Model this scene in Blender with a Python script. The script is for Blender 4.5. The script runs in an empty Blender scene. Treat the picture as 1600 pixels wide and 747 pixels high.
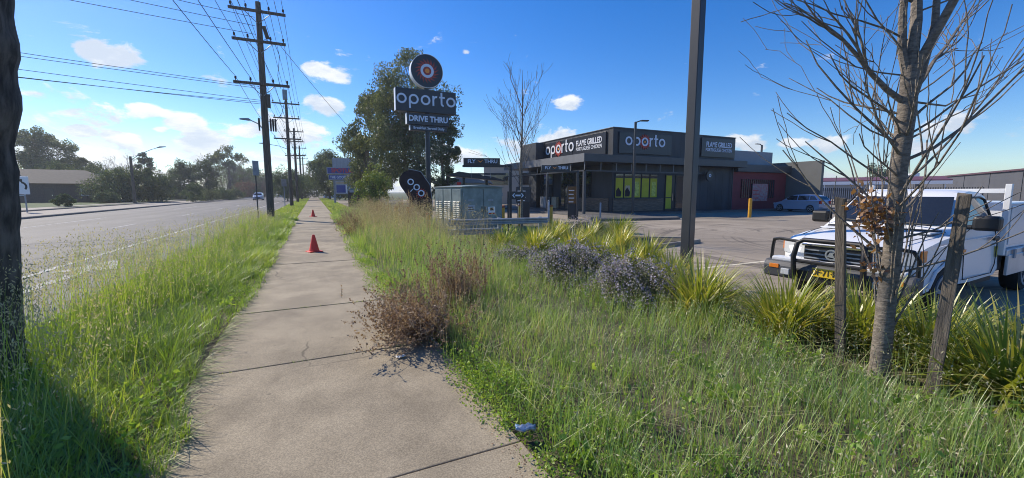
import bpy, bmesh, math, random
import numpy as np
from mathutils import Vector, Matrix
PI = math.pi
R = math.radians
rng = np.random.default_rng(7)
random.seed(7)
S = bpy.context.scene
C = S.collection

# ---------------------------------------------------------------- camera
cam = bpy.data.cameras.new('camera')
camo = bpy.data.objects.new('camera', cam)
C.objects.link(camo)
cam.sensor_fit = 'HORIZONTAL'
cam.sensor_width = 36.0
cam.lens = 14.625
cam.clip_start = 0.05
cam.clip_end = 6000
camo.location = (0, 0, 1.6)
camo.rotation_euler = (R(90 - 6.4514), 0, R(-25.356))
S.camera = camo

# ---------------------------------------------------------------- sun, sky, exposure
SUN_AZ = -32.0      # degrees right of +Y
SUN_EL = 38.0
az, el = R(SUN_AZ), R(SUN_EL)
sun_dir = Vector((math.sin(az) * math.cos(el), math.cos(az) * math.cos(el), math.sin(el)))
sl = bpy.data.lights.new('sun', 'SUN')
sl.energy = 4.8
sl.angle = R(0.53)
sl.color = (1.0, 0.90, 0.76)
slo = bpy.data.objects.new('sun', sl)
slo.rotation_euler = (-sun_dir).to_track_quat('-Z', 'Y').to_euler()
slo.location = (-30, 40, 40)
C.objects.link(slo)
S.view_settings.view_transform = 'Standard'
S.view_settings.look = 'None'
S.view_settings.exposure = 0.22
S.view_settings.gamma = 1.0

S.cycles.filter_width = 1.0
S.cycles.use_denoising = True
S.cycles.denoising_prefilter = 'ACCURATE'

W = bpy.data.worlds.new('World')
S.world = W
W.use_nodes = True
nt = W.node_tree
nt.nodes.clear()


class NB:
    """small node builder"""
    def __init__(s, nt):
        s.nt = nt

    def n(s, typ, **kw):
        nd = s.nt.nodes.new(typ)
        for k, v in kw.items():
            setattr(nd, k, v)
        return nd

    def link(s, a, b):
        s.nt.links.new(a, b)

    def setin(s, sock, v):
        if hasattr(v, 'is_output'):
            s.link(v, sock)
        else:
            sock.default_value = v

    def m(s, op, a, b=0.0, c=None, clamp=False):
        nd = s.n('ShaderNodeMath', operation=op)
        nd.use_clamp = clamp
        s.setin(nd.inputs[0], a)
        s.setin(nd.inputs[1], b)
        if c is not None:
            s.setin(nd.inputs[2], c)
        return nd.outputs[0]

    def vm(s, op, a, b=None):
        nd = s.n('ShaderNodeVectorMath', operation=op)
        s.setin(nd.inputs[0], a)
        if b is not None:
            s.setin(nd.inputs[1], b)
        return nd

    def noise(s, vec, scale, detail=4, rough=.55, dist=0.0):
        nd = s.n('ShaderNodeTexNoise')
        if vec is not None:
            s.link(vec, nd.inputs['Vector'])
        nd.inputs['Scale'].default_value = scale
        nd.inputs['Detail'].default_value = detail
        nd.inputs['Roughness'].default_value = rough
        nd.inputs['Distortion'].default_value = dist
        return nd.outputs['Fac']

    def rng(s, v, a, b, c=0.0, d=1.0, smooth=True):
        nd = s.n('ShaderNodeMapRange')
        nd.interpolation_type = 'SMOOTHSTEP' if smooth else 'LINEAR'
        s.setin(nd.inputs[0], v)
        for i, q in enumerate((a, b, c, d)):
            s.setin(nd.inputs[i + 1], q)
        return nd.outputs[0]

    def mix(s, f, a, b, blend='MIX'):
        nd = s.n('ShaderNodeMix', data_type='RGBA', blend_type=blend)
        s.setin(nd.inputs[0], f)
        for k, v in ((6, a), (7, b)):
            s.setin(nd.inputs[k], v if hasattr(v, 'is_output') else tuple(v) + ((1,) if len(v) == 3 else ()))
        return nd.outputs[2]

    def ramp(s, f, stops):
        nd = s.n('ShaderNodeValToRGB')
        s.setin(nd.inputs[0], f)
        e = nd.color_ramp.elements
        while len(e) < len(stops):
            e.new(.5)
        for el_, (p, c) in zip(e, stops):
            el_.position = p
            el_.color = tuple(c) + (1,)
        return nd.outputs[0]


b = NB(nt)
sky = b.n('ShaderNodeTexSky', sky_type='NISHITA')
sky.sun_disc = False
sky.sun_elevation = el
sky.sun_rotation = az
sky.altitude = 150
sky.air_density = 1.0
sky.dust_density = 0.2
sky.ozone_density = 4.0
hs = b.n('ShaderNodeHueSaturation')
hs.inputs['Saturation'].default_value = 1.36
hs.inputs['Hue'].default_value = 0.512
hs.inputs['Value'].default_value = 1.0
b.link(sky.outputs[0], hs.inputs['Color'])
tc = b.n('ShaderNodeTexCoord')
dirv = tc.outputs['Generated']
sep = b.n('ShaderNodeSeparateXYZ')
b.link(dirv, sep.inputs[0])
# clouds: directions flattened so that heaps sit level; a bank low on the horizon, fair-weather puffs above it
sc = b.vm('MULTIPLY', dirv, (1.0, 1.0, 2.1)).outputs[0]
n1 = b.noise(sc, 11.0, 9, .62, .35)
n2 = b.noise(sc, 2.6, 2, .5)
elz = sep.outputs['Z']
# horizon bank is thickest on the sunny north-west side of the sky, as the road view shows
side = b.vm('DOT_PRODUCT', dirv, (-0.50, 0.86, 0.0)).outputs['Value']
sidef = b.rng(side, -0.1, 0.9)
top = b.m('ADD', 0.04, b.m('MULTIPLY', sidef, 0.115))
bank = b.m('SUBTRACT', 1.0, b.m('DIVIDE', elz, top))
bank = b.m('MAXIMUM', bank, -1.0)
bank = b.m('MULTIPLY', bank, 0.36)
bank = b.m('MAXIMUM', bank, -0.12)
cov = b.m('ADD', b.m('ADD', b.m('MULTIPLY', b.m('SUBTRACT', n1, .5), 1.9), b.m('MULTIPLY', b.m('SUBTRACT', n2, .5), .55)), bank)
PUFFS = [(-0.287, 0.933, 0.219, 0.066, 0.58), (-0.308, 0.925, 0.223, 0.041, 0.36), (0.048, 0.97, 0.24, 0.075, 0.58), (0.009, 0.968, 0.251, 0.047, 0.46), (0.531, 0.823, 0.202, 0.075, 0.64), (0.027, 0.983, 0.183, 0.066, 0.56), (-0.018, 0.991, 0.133, 0.098, 0.51), (-0.262, 0.954, 0.145, 0.04, 0.54), (-0.207, 0.969, 0.133, 0.05, 0.56), (-0.342, 0.935, 0.098, 0.027, 0.52), (-0.295, 0.951, 0.093, 0.033, 0.48), (-0.114, 0.986, 0.12, 0.058, 0.58), (0.818, 0.568, 0.092, 0.042, 0.64), (0.851, 0.516, 0.097, 0.039, 0.62), (0.315, 0.9, 0.303, 0.017, 0.36), (0.883, 0.462, 0.089, 0.058, 0.52), (0.795, 0.596, 0.112, 0.05, 0.42), (-0.369, 0.889, 0.271, 0.025, 0.26), (0.94, 0.324, 0.109, 0.053, 0.44), (-0.244, 0.963, 0.111, 0.017, 0.46), (0.287, 0.954, 0.082, 0.093, 0.31), (0.461, 0.87, 0.176, 0.082, 0.37), (0.842, 0.484, 0.24, 0.054, 0.32), (-0.182, 0.979, 0.094, 0.054, 0.51), (0.93, 0.358, 0.076, 0.057, 0.42), (0.529, 0.839, 0.125, 0.091, 0.47)]
for (dx, dy, dz, r, k) in PUFFS:
    dv = b.vm('MULTIPLY', b.vm('SUBTRACT', dirv, (dx, dy, dz)).outputs[0], (1, 1, 1.9)).outputs[0]
    ln = b.vm('LENGTH', dv).outputs['Value']
    cov = b.m('ADD', cov, b.rng(ln, 0.0, r, k, 0.0))
dens = b.rng(cov, 0.15, 0.38)
dens = b.m('MULTIPLY', dens, b.rng(elz, -0.01, 0.01))
dens = b.m('MULTIPLY', dens, 0.93)
# bright tops, greyer bellies: the cloud's own thickness decides
shade = b.rng(b.noise(b.vm('ADD', sc, (0.0, 0.0, 0.035)).outputs[0], 11.0, 6, .6, .35), .38, .66)
ccol = b.mix(shade, (6.5, 6.6, 6.7), (4.2, 4.7, 5.4))
skyc = b.mix(dens, hs.outputs[0], ccol)
bg = b.n('ShaderNodeBackground')
bg.inputs['Strength'].default_value = 0.14
b.link(skyc, bg.inputs['Color'])
wo = b.n('ShaderNodeOutputWorld')
b.link(bg.outputs[0], wo.inputs[0])

# ---------------------------------------------------------------- helpers
class MB:
    """collects geometry for ONE mesh"""
    def __init__(s):
        s.v, s.f = [], []

    def add(s, vs, fs):
        k = len(s.v)
        s.v += [tuple(p) for p in vs]
        s.f += [tuple(i + k for i in f) for f in fs]
        return s

    def box(s, x0, x1, y0, y1, z0, z1):
        return s.add([(x0, y0, z0), (x1, y0, z0), (x1, y1, z0), (x0, y1, z0), (x0, y0, z1), (x1, y0, z1), (x1, y1, z1), (x0, y1, z1)],
                     [(0, 3, 2, 1), (4, 5, 6, 7), (0, 1, 5, 4), (1, 2, 6, 5), (2, 3, 7, 6), (3, 0, 4, 7)])

    def tube(s, pts, rad, n=8, cap=True):
        pts = [Vector(p) for p in pts]
        if not hasattr(rad, '__len__'):
            rad = [rad] * len(pts)
        k = len(s.v)
        up = None
        for i, p in enumerate(pts):
            t = (pts[min(i + 1, len(pts) - 1)] - pts[max(i - 1, 0)]).normalized()
            if up is None:
                up = t.cross(Vector((0, 0, 1)) if abs(t.z) < .9 else Vector((1, 0, 0))).normalized()
            else:
                up = (up - t * up.dot(t))
                if up.length < 1e-6:
                    up = t.orthogonal()
                up.normalize()
            w = t.cross(up)
            for j in range(n):
                a = 2 * PI * j / n + PI / n
                s.v.append(tuple(p + (up * math.cos(a) + w * math.sin(a)) * rad[i]))
        for i in range(len(pts) - 1):
            for j in range(n):
                a, c = k + i * n + j, k + i * n + (j + 1) % n
                s.f.append((a, c, c + n, a + n))
        if cap:
            s.f.append(tuple(k + j for j in reversed(range(n))))
            s.f.append(tuple(k + (len(pts) - 1) * n + j for j in range(n)))
        return s

    def prism(s, poly, a0, a1, plane='xz'):
        """2d outline (counter-clockwise) thickened along the third axis"""
        def P(u, w, a):
            return {'xz': (u, a, w), 'xy': (u, w, a), 'yz': (a, u, w)}[plane]
        n = len(poly)
        k = len(s.v)
        s.v += [P(u, w, a0) for u, w in poly] + [P(u, w, a1) for u, w in poly]
        s.f.append(tuple(k + i for i in range(n)))
        s.f.append(tuple(k + n + i for i in reversed(range(n))))
        for i in range(n):
            j = (i + 1) % n
            s.f.append((k + j, k + i, k + n + i, k + n + j))
        return s

    def ring(s, cx, cz, ro, ri, y0, y1, n=28, a0=0.0, a1=2 * PI):
        """flat ring (or arc) in the xz plane with thickness"""
        full = abs(a1 - a0 - 2 * PI) < 1e-6
        m = n if full else n + 1
        k = len(s.v)
        for i in range(m):
            a = a0 + (a1 - a0) * i / n
            c_, s_ = math.cos(a), math.sin(a)
            s.v += [(cx + ro * c_, y0, cz + ro * s_), (cx + ri * c_, y0, cz + ri * s_), (cx + ri * c_, y1, cz + ri * s_), (cx + ro * c_, y1, cz + ro * s_)]
        for i in range(n):
            p, q = k + 4 * i, k + 4 * ((i + 1) % m)
            for j in range(4):
                s.f.append((p + j, p + (j + 1) % 4, q + (j + 1) % 4, q + j))
        if not full:
            s.f.append((k, k + 1, k + 2, k + 3))
            e = k + 4 * n
            s.f.append((e + 3, e + 2, e + 1, e))
        return s

    def disc(s, cx, cz, r, y0, y1, n=32):
        return s.prism([(cx + r * math.cos(2 * PI * i / n), cz + r * math.sin(2 * PI * i / n)) for i in range(n)], y0, y1)

    def lathe(s, prof, n=16, c=(0, 0)):
        k = len(s.v)
        for r, z in prof:
            for j in range(n):
                a = 2 * PI * j / n
                s.v.append((c[0] + r * math.cos(a), c[1] + r * math.sin(a), z))
        for i in range(len(prof) - 1):
            for j in range(n):
                a, d = k + i * n + j, k + i * n + (j + 1) % n
                s.f.append((a, d, d + n, a + n))
        s.f.append(tuple(k + j for j in reversed(range(n))))
        s.f.append(tuple(k + (len(prof) - 1) * n + j for j in range(n)))
        return s

    def build(s, name, mat, parent=None, smooth=False, bevel=0.0, loc=None, rot=None, fix=False):
        me = bpy.data.meshes.new(name)
        me.from_pydata(s.v, [], s.f)
        if fix or bevel:
            bm = bmesh.new()
            bm.from_mesh(me)
            bmesh.ops.recalc_face_normals(bm, faces=bm.faces)
            bm.to_mesh(me)
            bm.free()
        return link(name, me, mat, parent, smooth, bevel, loc, rot)


def link(name, me, mat, parent=None, smooth=False, bevel=0.0, loc=None, rot=None):
    me.update()
    o = bpy.data.objects.new(name, me)
    C.objects.link(o)
    if mat is not None and not me.materials:
        me.materials.append(mat)
    if smooth:
        me.polygons.foreach_set('use_smooth', [True] * len(me.polygons))
        if smooth != 'all':
            try:
                me.set_sharp_from_angle(angle=R(40 if smooth is True else smooth))
            except Exception:
                pass
    if bevel:
        m = o.modifiers.new('bevel', 'BEVEL')
        m.width = bevel
        m.segments = 2
        m.limit_method = 'ANGLE'
        m.angle_limit = R(35)
    if parent:
        o.parent = parent
    if loc is not None:
        o.location = loc
    if rot is not None:
        o.rotation_euler = rot
    return o


def tag(o, label=None, cat=None, group=None, kind=None):
    if label:
        o['label'] = label
    if cat:
        o['category'] = cat
    if group:
        o['group'] = group
    if kind:
        o['kind'] = kind
    return o


def thing(name, label, cat, loc=(0, 0, 0), rz=0.0, group=None):
    o = bpy.data.objects.new(name, None)
    o.empty_display_size = .2
    C.objects.link(o)
    o.location = loc
    o.rotation_euler = (0, 0, rz)
    return tag(o, label, cat, group)


def copy_tree(o, parent=None):
    c = o.copy()
    C.objects.link(c)
    c.parent = parent
    for ch in list(o.children):
        copy_tree(ch, c)
    return c


def np_mesh(name, V, faces, attr=None):
    """V (n,3); faces: list of (m,k) index arrays; attr: per-vertex float 'rnd'"""
    me = bpy.data.meshes.new(name)
    me.vertices.add(len(V))
    me.vertices.foreach_set('co', np.asarray(V, np.float32).ravel())
    nl = sum(f.size for f in faces)
    npoly = sum(len(f) for f in faces)
    me.loops.add(nl)
    me.loops.foreach_set('vertex_index', np.concatenate([f.ravel() for f in faces]).astype(np.int32))
    me.polygons.add(npoly)
    st = []
    k = 0
    for f in faces:
        st.append(k + np.arange(len(f)) * f.shape[1])
        k += f.size
    me.polygons.foreach_set('loop_start', np.concatenate(st).astype(np.int32))
    if attr is not None:
        a = me.attributes.new('rnd', 'FLOAT', 'POINT')
        a.data.foreach_set('value', np.asarray(attr, np.float32))
    me.update()
    me.validate()
    return me


def blades(base, h, az, lean, curve, w, rnd, seg=3, twist=None):
    """grass / strap leaf blades as tapering strips. Returns V, faces, attr"""
    n = len(base)
    d = np.stack([np.cos(az), np.sin(az), np.zeros(n)], 1)
    tw = az + PI / 2 if twist is None else twist
    sd = np.stack([np.cos(tw), np.sin(tw), np.zeros(n)], 1)
    p = np.array(base, float)
    lv = [p.copy()]
    for i in range(seg):
        th = lean + curve * (i + .5) / seg
        p = p + (h / seg)[:, None] * (d * np.sin(th)[:, None] + np.array([0, 0, 1.]) * np.cos(th)[:, None])
        lv.append(p.copy())
    V = np.zeros((n, 2 * seg + 1, 3))
    for i in range(seg):
        ww = (w * (1 - (i / seg) ** 1.6))[:, None] * .5
        V[:, 2 * i] = lv[i] - sd * ww
        V[:, 2 * i + 1] = lv[i] + sd * ww
    V[:, 2 * seg] = lv[seg]
    o = (np.arange(n) * (2 * seg + 1))[:, None]
    F4 = [o + np.array([2 * i, 2 * i + 1, 2 * i + 3, 2 * i + 2]) for i in range(seg - 1)]
    F3 = o + np.array([2 * seg - 2, 2 * seg - 1, 2 * seg])
    return V.reshape(-1, 3), [np.concatenate(F4)] + [F3] if seg > 1 else [F3], np.repeat(rnd, 2 * seg + 1), lv


def merge(parts):
    """merge several (V, faces, attr)"""
    V, A, F = [], [], {}
    k = 0
    for v, f, a in parts:
        V.append(v)
        A.append(a)
        for q in f:
            F.setdefault(q.shape[1], []).append(q + k)
        k += len(v)
    return np.concatenate(V), [np.concatenate(x) for x in F.values()], np.concatenate(A)


def leaves(cent, size, rnd, aspect=.5, droop=0.0):
    """one folded diamond leaf per centre, random orientation"""
    n = len(cent)
    a = rng.normal(size=(n, 3))
    a[:, 2] -= droop
    a /= np.linalg.norm(a, axis=1)[:, None]
    q = rng.normal(size=(n, 3))
    c = np.cross(a, q)
    c /= np.linalg.norm(c, axis=1)[:, None]
    nn = np.cross(a, c)
    L = size[:, None]
    V = np.stack([cent - a * L * .5, cent + c * L * .5 * aspect + nn * L * .06, cent + a * L * .5, cent - c * L * .5 * aspect + nn * L * .06], 1)
    F = (np.arange(n) * 4)[:, None] + np.array([0, 1, 2, 3])
    return V.reshape(-1, 3), [F], np.repeat(rnd, 4)


def text_mesh(txt, size, bold=0.0, depth=0.012, align='CENTER', shear=0.0, xs=1.0):
    """lettering in the local xz plane facing -y"""
    cu = bpy.data.curves.new('lettering', 'FONT')
    cu.body = txt
    cu.size = size
    cu.align_x = align
    cu.align_y = 'CENTER'
    cu.extrude = depth / 2
    cu.offset = bold * size
    cu.shear = shear
    cu.resolution_u = 3
    o = bpy.data.objects.new('lettering_source', cu)
    C.objects.link(o)
    dg = bpy.context.evaluated_depsgraph_get()
    me = bpy.data.meshes.new_from_object(o.evaluated_get(dg))
    bpy.data.objects.remove(o)
    bpy.data.curves.remove(cu)
    me.transform(Matrix.Diagonal((xs, 1, 1, 1)))
    me.transform(Matrix.Rotation(PI / 2, 4, 'X'))
    me.materials.clear()
    return me


def text(txt, size, mat, parent, loc, rz=0.0, bold=0.02, depth=.012, xs=1.0, align='CENTER', name='lettering', tilt=0.0):
    return link(name, text_mesh(txt, size, bold, depth, align, 0, xs), mat, parent, loc=loc, rot=(tilt, 0, rz))


# ---------------------------------------------------------------- materials
def mat(name, col, rough=.6, metal=0.0, var=0.0, vscale=4.0, bump=0.0, bscale=40.0, spec=.5, col2=None, detail=5, stretch=None):
    m = bpy.data.materials.new(name)
    m.use_nodes = True
    q = NB(m.node_tree)
    p = m.node_tree.nodes['Principled BSDF']
    p.inputs['Roughness'].default_value = rough
    p.inputs['Metallic'].default_value = metal
    p.inputs['Specular IOR Level'].default_value = spec
    p.inputs['Base Color'].default_value = tuple(col) + (1,)
    vec = None
    if var or bump or col2:
        vec = q.n('ShaderNodeTexCoord').outputs['Object']
        if stretch:
            vec = q.vm('MULTIPLY', vec, stretch).outputs[0]
    if var or col2:
        f = q.rng(q.noise(vec, vscale, detail, .6), .3, .7)
        lo = tuple(c * (1 - var) for c in col)
        hi = col2 if col2 else tuple(min(1, c * (1 + var)) for c in col)
        q.link(q.mix(f, lo, hi), p.inputs['Base Color'])
    if bump:
        bn = q.n('ShaderNodeBump')
        bn.inputs['Strength'].default_value = bump
        bn.inputs['Distance'].default_value = .02
        q.link(q.noise(vec, bscale, 4, .6), bn.inputs['Height'])
        q.link(bn.outputs[0], p.inputs['Normal'])
    return m


def leaf_mat(name, stops, trans=.45, gloss=.08, rough=.45, pos=0.0):
    m = bpy.data.materials.new(name)
    m.use_nodes = True
    t = m.node_tree
    t.nodes.clear()
    q = NB(t)
    at = q.n('ShaderNodeAttribute')
    at.attribute_name = 'rnd'
    f = at.outputs['Fac']
    if pos:
        g = q.n('ShaderNodeNewGeometry')
        f = q.m('ADD', f, q.m('MULTIPLY', q.m('SUBTRACT', q.noise(g.outputs['Position'], pos, 3), .5), .9))
    c = q.ramp(f, stops)
    d = q.n('ShaderNodeBsdfDiffuse')
    tr = q.n('ShaderNodeBsdfTranslucent')
    gl = q.n('ShaderNodeBsdfGlossy')
    gl.inputs['Roughness'].default_value = rough
    gl.inputs['Color'].default_value = (.9, .9, .9, 1)
    q.link(c, d.inputs[0])
    q.link(q.mix(1.0, c, (1.15, 1.08, .6), 'MULTIPLY'), tr.inputs[0])
    m1 = q.n('ShaderNodeMixShader')
    m1.inputs[0].default_value = trans
    q.link(d.outputs[0], m1.inputs[1])
    q.link(tr.outputs[0], m1.inputs[2])
    m2 = q.n('ShaderNodeMixShader')
    m2.inputs[0].default_value = gloss
    q.link(m1.outputs[0], m2.inputs[1])
    q.link(gl.outputs[0], m2.inputs[2])
    o = q.n('ShaderNodeOutputMaterial')
    q.link(m2.outputs[0], o.inputs[0])
    return m


def concrete_mat(name, c1, c2, stain, broom=True, rough=.85):
    m = bpy.data.materials.new(name)
    m.use_nodes = True
    q = NB(m.node_tree)
    p = m.node_tree.nodes['Principled BSDF']
    g = q.n('ShaderNodeNewGeometry').outputs['Position']
    f1 = q.rng(q.noise(g, 1.3, 6, .62), .32, .68)
    c = q.mix(f1, c1, c2)
    f2 = q.rng(q.noise(g, .55, 5, .65, .6), .53, .72, 0, .55)
    c = q.mix(f2, c, stain)
    f3 = q.rng(q.noise(g, 95, 4, .75), .35, .68, .66, 1.22)
    f3c = q.n('ShaderNodeCombineColor')
    for i in range(3):
        q.link(f3, f3c.inputs[i])
    c = q.mix(1.0, c, f3c.outputs[0], 'MULTIPLY')
    oi = q.n('ShaderNodeObjectInfo').outputs['Random']     # slab to slab
    ov = q.rng(oi, 0, 1, .93, 1.14, False)
    oc = q.n('ShaderNodeCombineColor')
    for i in range(3):
        q.link(ov, oc.inputs[i])
    c = q.mix(1.0, c, oc.outputs[0], 'MULTIPLY')
    # dark specks and chewing gum spots
    vo = q.n('ShaderNodeTexVoronoi')
    q.link(g, vo.inputs['Vector'])
    vo.inputs['Scale'].default_value = 3.1
    sp = q.rng(vo.outputs['Distance'], .03, .07, .55, 0.0)
    c = q.mix(sp, c, tuple(x * .45 for x in c1))
    # hairline cracks, only in some places
    wv = q.vm('ADD', g, q.vm('MULTIPLY', q.vm('SUBTRACT', q.n('ShaderNodeTexNoise').outputs['Color'], (.5, .5, .5)).outputs[0], (.35, .35, 0)).outputs[0]).outputs[0]
    vc = q.n('ShaderNodeTexVoronoi', feature='DISTANCE_TO_EDGE')
    q.link(wv, vc.inputs['Vector'])
    vc.inputs['Scale'].default_value = .42
    ck = q.m('MULTIPLY', q.rng(vc.outputs['Distance'], .0, .006, .75, 0.0), q.rng(q.noise(g, .4, 2, .5), .52, .6))
    c = q.mix(ck, c, tuple(x * .3 for x in c1))
    # damp-looking dark patches
    f4 = q.rng(q.noise(q.vm('MULTIPLY', g, (1.0, .45, 1.0)).outputs[0], 2.2, 7, .7, 1.0), .55, .68, 0, .26)
    c = q.mix(f4, c, stain)
    q.link(c, p.inputs['Base Color'])
    p.inputs['Roughness'].default_value = rough
    bn = q.n('ShaderNodeBump')
    bn.inputs['Strength'].default_value = .35
    bn.inputs['Distance'].default_value = .004
    hgt = q.noise(g, 90, 3, .6)
    if broom:
        hgt = q.m('ADD', hgt, q.noise(q.vm('MULTIPLY', g, (2.0, 60.0, 1.0)).outputs[0], 3.0, 2))
    q.link(hgt, bn.inputs['Height'])
    q.link(bn.outputs[0], p.inputs['Normal'])
    return m


def asphalt_mat(name, c1, c2, aggr, rough=.6, rows=None, arcs=False):
    m = bpy.data.materials.new(name)
    m.use_nodes = True
    q = NB(m.node_tree)
    p = m.node_tree.nodes['Principled BSDF']
    g = q.n('ShaderNodeNewGeometry').outputs['Position']
    c = q.mix(q.rng(q.noise(g, .35, 6, .6), .3, .7), c1, c2)
    if rows:   # wheel-path polish along the lanes
        v = q.vm('MULTIPLY', g, (1.0, .02, 1.0)).outputs[0]
        c = q.mix(q.rng(q.noise(v, rows, 3, .5), .45, .62, 0, .5), c, tuple(x * .62 for x in c1))
    # old patches and oil spots
    vp = q.n('ShaderNodeTexVoronoi')
    q.link(q.vm('MULTIPLY', g, (.22, .07, 0)).outputs[0], vp.inputs['Vector'])
    vp.inputs['Scale'].default_value = 1.0
    sv = q.n('ShaderNodeSeparateColor')
    q.link(vp.outputs['Color'], sv.inputs[0])
    c = q.mix(q.rng(sv.outputs[0], .72, .74, 0, .35), c, tuple(x * .7 for x in c1))
    vs = q.n('ShaderNodeTexVoronoi')
    q.link(g, vs.inputs['Vector'])
    vs.inputs['Scale'].default_value = .55
    c = q.mix(q.rng(q.m('ADD', vs.outputs['Distance'], q.m('MULTIPLY', q.noise(g, 3, 3), .25)), .16, .34, .5, 0.0), c, tuple(x * .5 for x in c1))
    if arcs:   # tyre scuffs turning round two points of the lot
        for (cx, cy, sc_) in ((15.5, 13.2, 2.1), (20.0, 6.0, 1.7)):
            dd = q.vm('SUBTRACT', g, (cx, cy, 0)).outputs[0]
            ln = q.vm('LENGTH', q.vm('MULTIPLY', dd, (1, 1.25, 0)).outputs[0]).outputs['Value']
            cb = q.n('ShaderNodeCombineXYZ')
            q.link(ln, cb.inputs[0])
            st = q.noise(cb.outputs[0], sc_, 4, .7)
            brk = q.rng(q.noise(g, .25, 3, .5), .42, .6)
            c = q.mix(q.m('MULTIPLY', q.rng(st, .50, .60, 0, .8), brk), c, tuple(x * .42 for x in c1))
    f3 = q.rng(q.noise(g, 160, 2, .7), .3, .72, 1 - aggr, 1 + aggr)
    f3c = q.n('ShaderNodeCombineColor')
    for i in range(3):
        q.link(f3, f3c.inputs[i])
    c = q.mix(1.0, c, f3c.outputs[0], 'MULTIPLY')
    q.link(c, p.inputs['Base Color'])
    p.inputs['Roughness'].default_value = rough
    bn = q.n('ShaderNodeBump')
    bn.inputs['Strength'].default_value = .5
    bn.inputs['Distance'].default_value = .006
    q.link(q.noise(g, 120, 3, .7), bn.inputs['Height'])
    q.link(bn.outputs[0], p.inputs['Normal'])
    return m


M = {}
M['soil'] = mat('soil', (.10, .085, .05), .95, var=.5, vscale=3, bump=.6, bscale=30)
M['lawn_base'] = mat('lawn_base', (.07, .105, .028), .95, var=.45, vscale=.8, bump=.5, bscale=12)
M['far_ground'] = mat('far_ground', (.08, .10, .035), .95, var=.4, vscale=.05)
M['path'] = concrete_mat('path_concrete', (.235, .195, .132), (.36, .302, .208), (.14, .112, .075))
M['path_gap'] = mat('path_gap', (.06, .05, .035), .95)
M['kerb'] = concrete_mat('kerb_concrete', (.24, .215, .18), (.32, .285, .24), (.15, .135, .115), False)
M['asphalt'] = asphalt_mat('asphalt', (.080, .079, .078), (.118, .115, .111), .5, .77, rows=1.1)
M['lot'] = asphalt_mat('lot_concrete', (.27, .225, .168), (.37, .314, .24), .14, .85, arcs=True)
M['plat'] = concrete_mat('platform', (.10, .096, .092), (.15, .142, .135), (.07, .066, .062), False)
M['paint'] = mat('road_paint', (.36, .36, .35), .8, var=.5, vscale=7, col2=(.55, .55, .53))
M['worn'] = mat('worn_paint', (.19, .188, .182), .75, var=.3, vscale=5, col2=(.36, .358, .35))
M['char'] = mat('charcoal_render', (.030, .034, .042), .55, var=.3, vscale=.9, stretch=(1, 1, .35), bump=.15, bscale=60)
M['char2'] = mat('charcoal_panel', (.050, .053, .060), .45, var=.1, vscale=1.5)
M['signblk'] = mat('sign_black', (.022, .025, .034), .35)
M['white'] = mat('white_letters', (.82, .83, .85), .4)
M['pale'] = mat('pale_letters', (.62, .70, .85), .4)
M['sunred'] = mat('sun_red', (.42, .045, .03), .5)
M['orange'] = mat('sun_orange', (.85, .30, .05), .5)
M['timber'] = mat('timber_cladding', (.15, .11, .08), .6, var=.5, vscale=2, stretch=(1, 1, 14))
M['skyglass'] = mat('reflective_glass', (.42, .46, .50), .04, 1.0)
M['glass'] = mat('window_glass', (.02, .024, .03), .06, spec=.9)
M['lime'] = mat('lime_blind', (.46, .44, .03), .7, var=.06, vscale=3)
M['frame'] = mat('dark_frame', (.018, .019, .022), .4)
M['awn_edge'] = mat('awning_edge', (.17, .175, .185), .5, var=.08, vscale=2)
M['redwall'] = mat('red_wall', (.20, .035, .042), .7, var=.1, vscale=1.5)
M['greywall'] = mat('grey_wall', (.30, .31, .33), .8, var=.06, vscale=.7)
M['cream'] = mat('cream_wall', (.48, .44, .37), .85, var=.06, vscale=.5)
M['galv'] = mat('galvanised', (.27, .30, .34), .5, .35, var=.15, vscale=6)
M['yellow'] = mat('bollard_yellow', (.66, .33, .02), .5, var=.12, vscale=6)
M['rust'] = mat('rust_cap', (.33, .10, .03), .8, var=.3, vscale=20)
M['cone'] = mat('cone_orange', (.88, .06, .025), .45, var=.06, vscale=8)
M['white_band'] = mat('white_band', (.8, .8, .78), .4)
M['cab'] = mat('cabinet_green_grey', (.20, .245, .235), .5, var=.22, vscale=2.5)
M['black'] = mat('black_plastic', (.012, .012, .013), .5)
M['rubber'] = mat('rubber', (.015, .015, .016), .85)
M['pole'] = mat('weathered_pole', (.105, .088, .072), .9, var=.4, vscale=3, bump=.5, bscale=9, stretch=(8, 8, .5))
M['bark'] = mat('rough_bark', (.085, .077, .070), .95, var=.65, vscale=5, bump=1.0, bscale=12, stretch=(3, 3, .7))
M['gumbark'] = mat('gum_bark', (.27, .22, .17), .85, var=.4, vscale=1.2, stretch=(1, 1, .3))
M['twig'] = mat('young_bark', (.19, .16, .128), .85, var=.4, vscale=18, bump=.5, bscale=30, stretch=(1, 1, 2.5))
M['twigd'] = mat('dark_twig', (.06, .048, .04), .85, var=.3, vscale=10)
M['stake'] = mat('stake_timber', (.115, .098, .08), .9, var=.35, vscale=4, bump=.6, bscale=14, stretch=(10, 10, .6))
M['wire'] = mat('wire', (.03, .032, .035), .6)
M['steel'] = mat('lamp_post_paint', (.040, .041, .045), .42, var=.1, vscale=2)
M['carwhite'] = mat('white_car_paint', (.78, .79, .80), .22, spec=.6)
M['carsilver'] = mat('silver_blue_paint', (.38, .45, .58), .28, .35)
M['cardark'] = mat('dark_car_paint', (.05, .06, .08), .25)
M['alloy'] = mat('alloy', (.5, .5, .52), .35, .8)
M['chrome'] = mat('chrome', (.75, .75, .76), .15, 1.0)
M['lens'] = mat('lamp_lens', (.55, .57, .58), .12)
M['amber'] = mat('amber_lens', (.75, .22, .03), .25)
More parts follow.
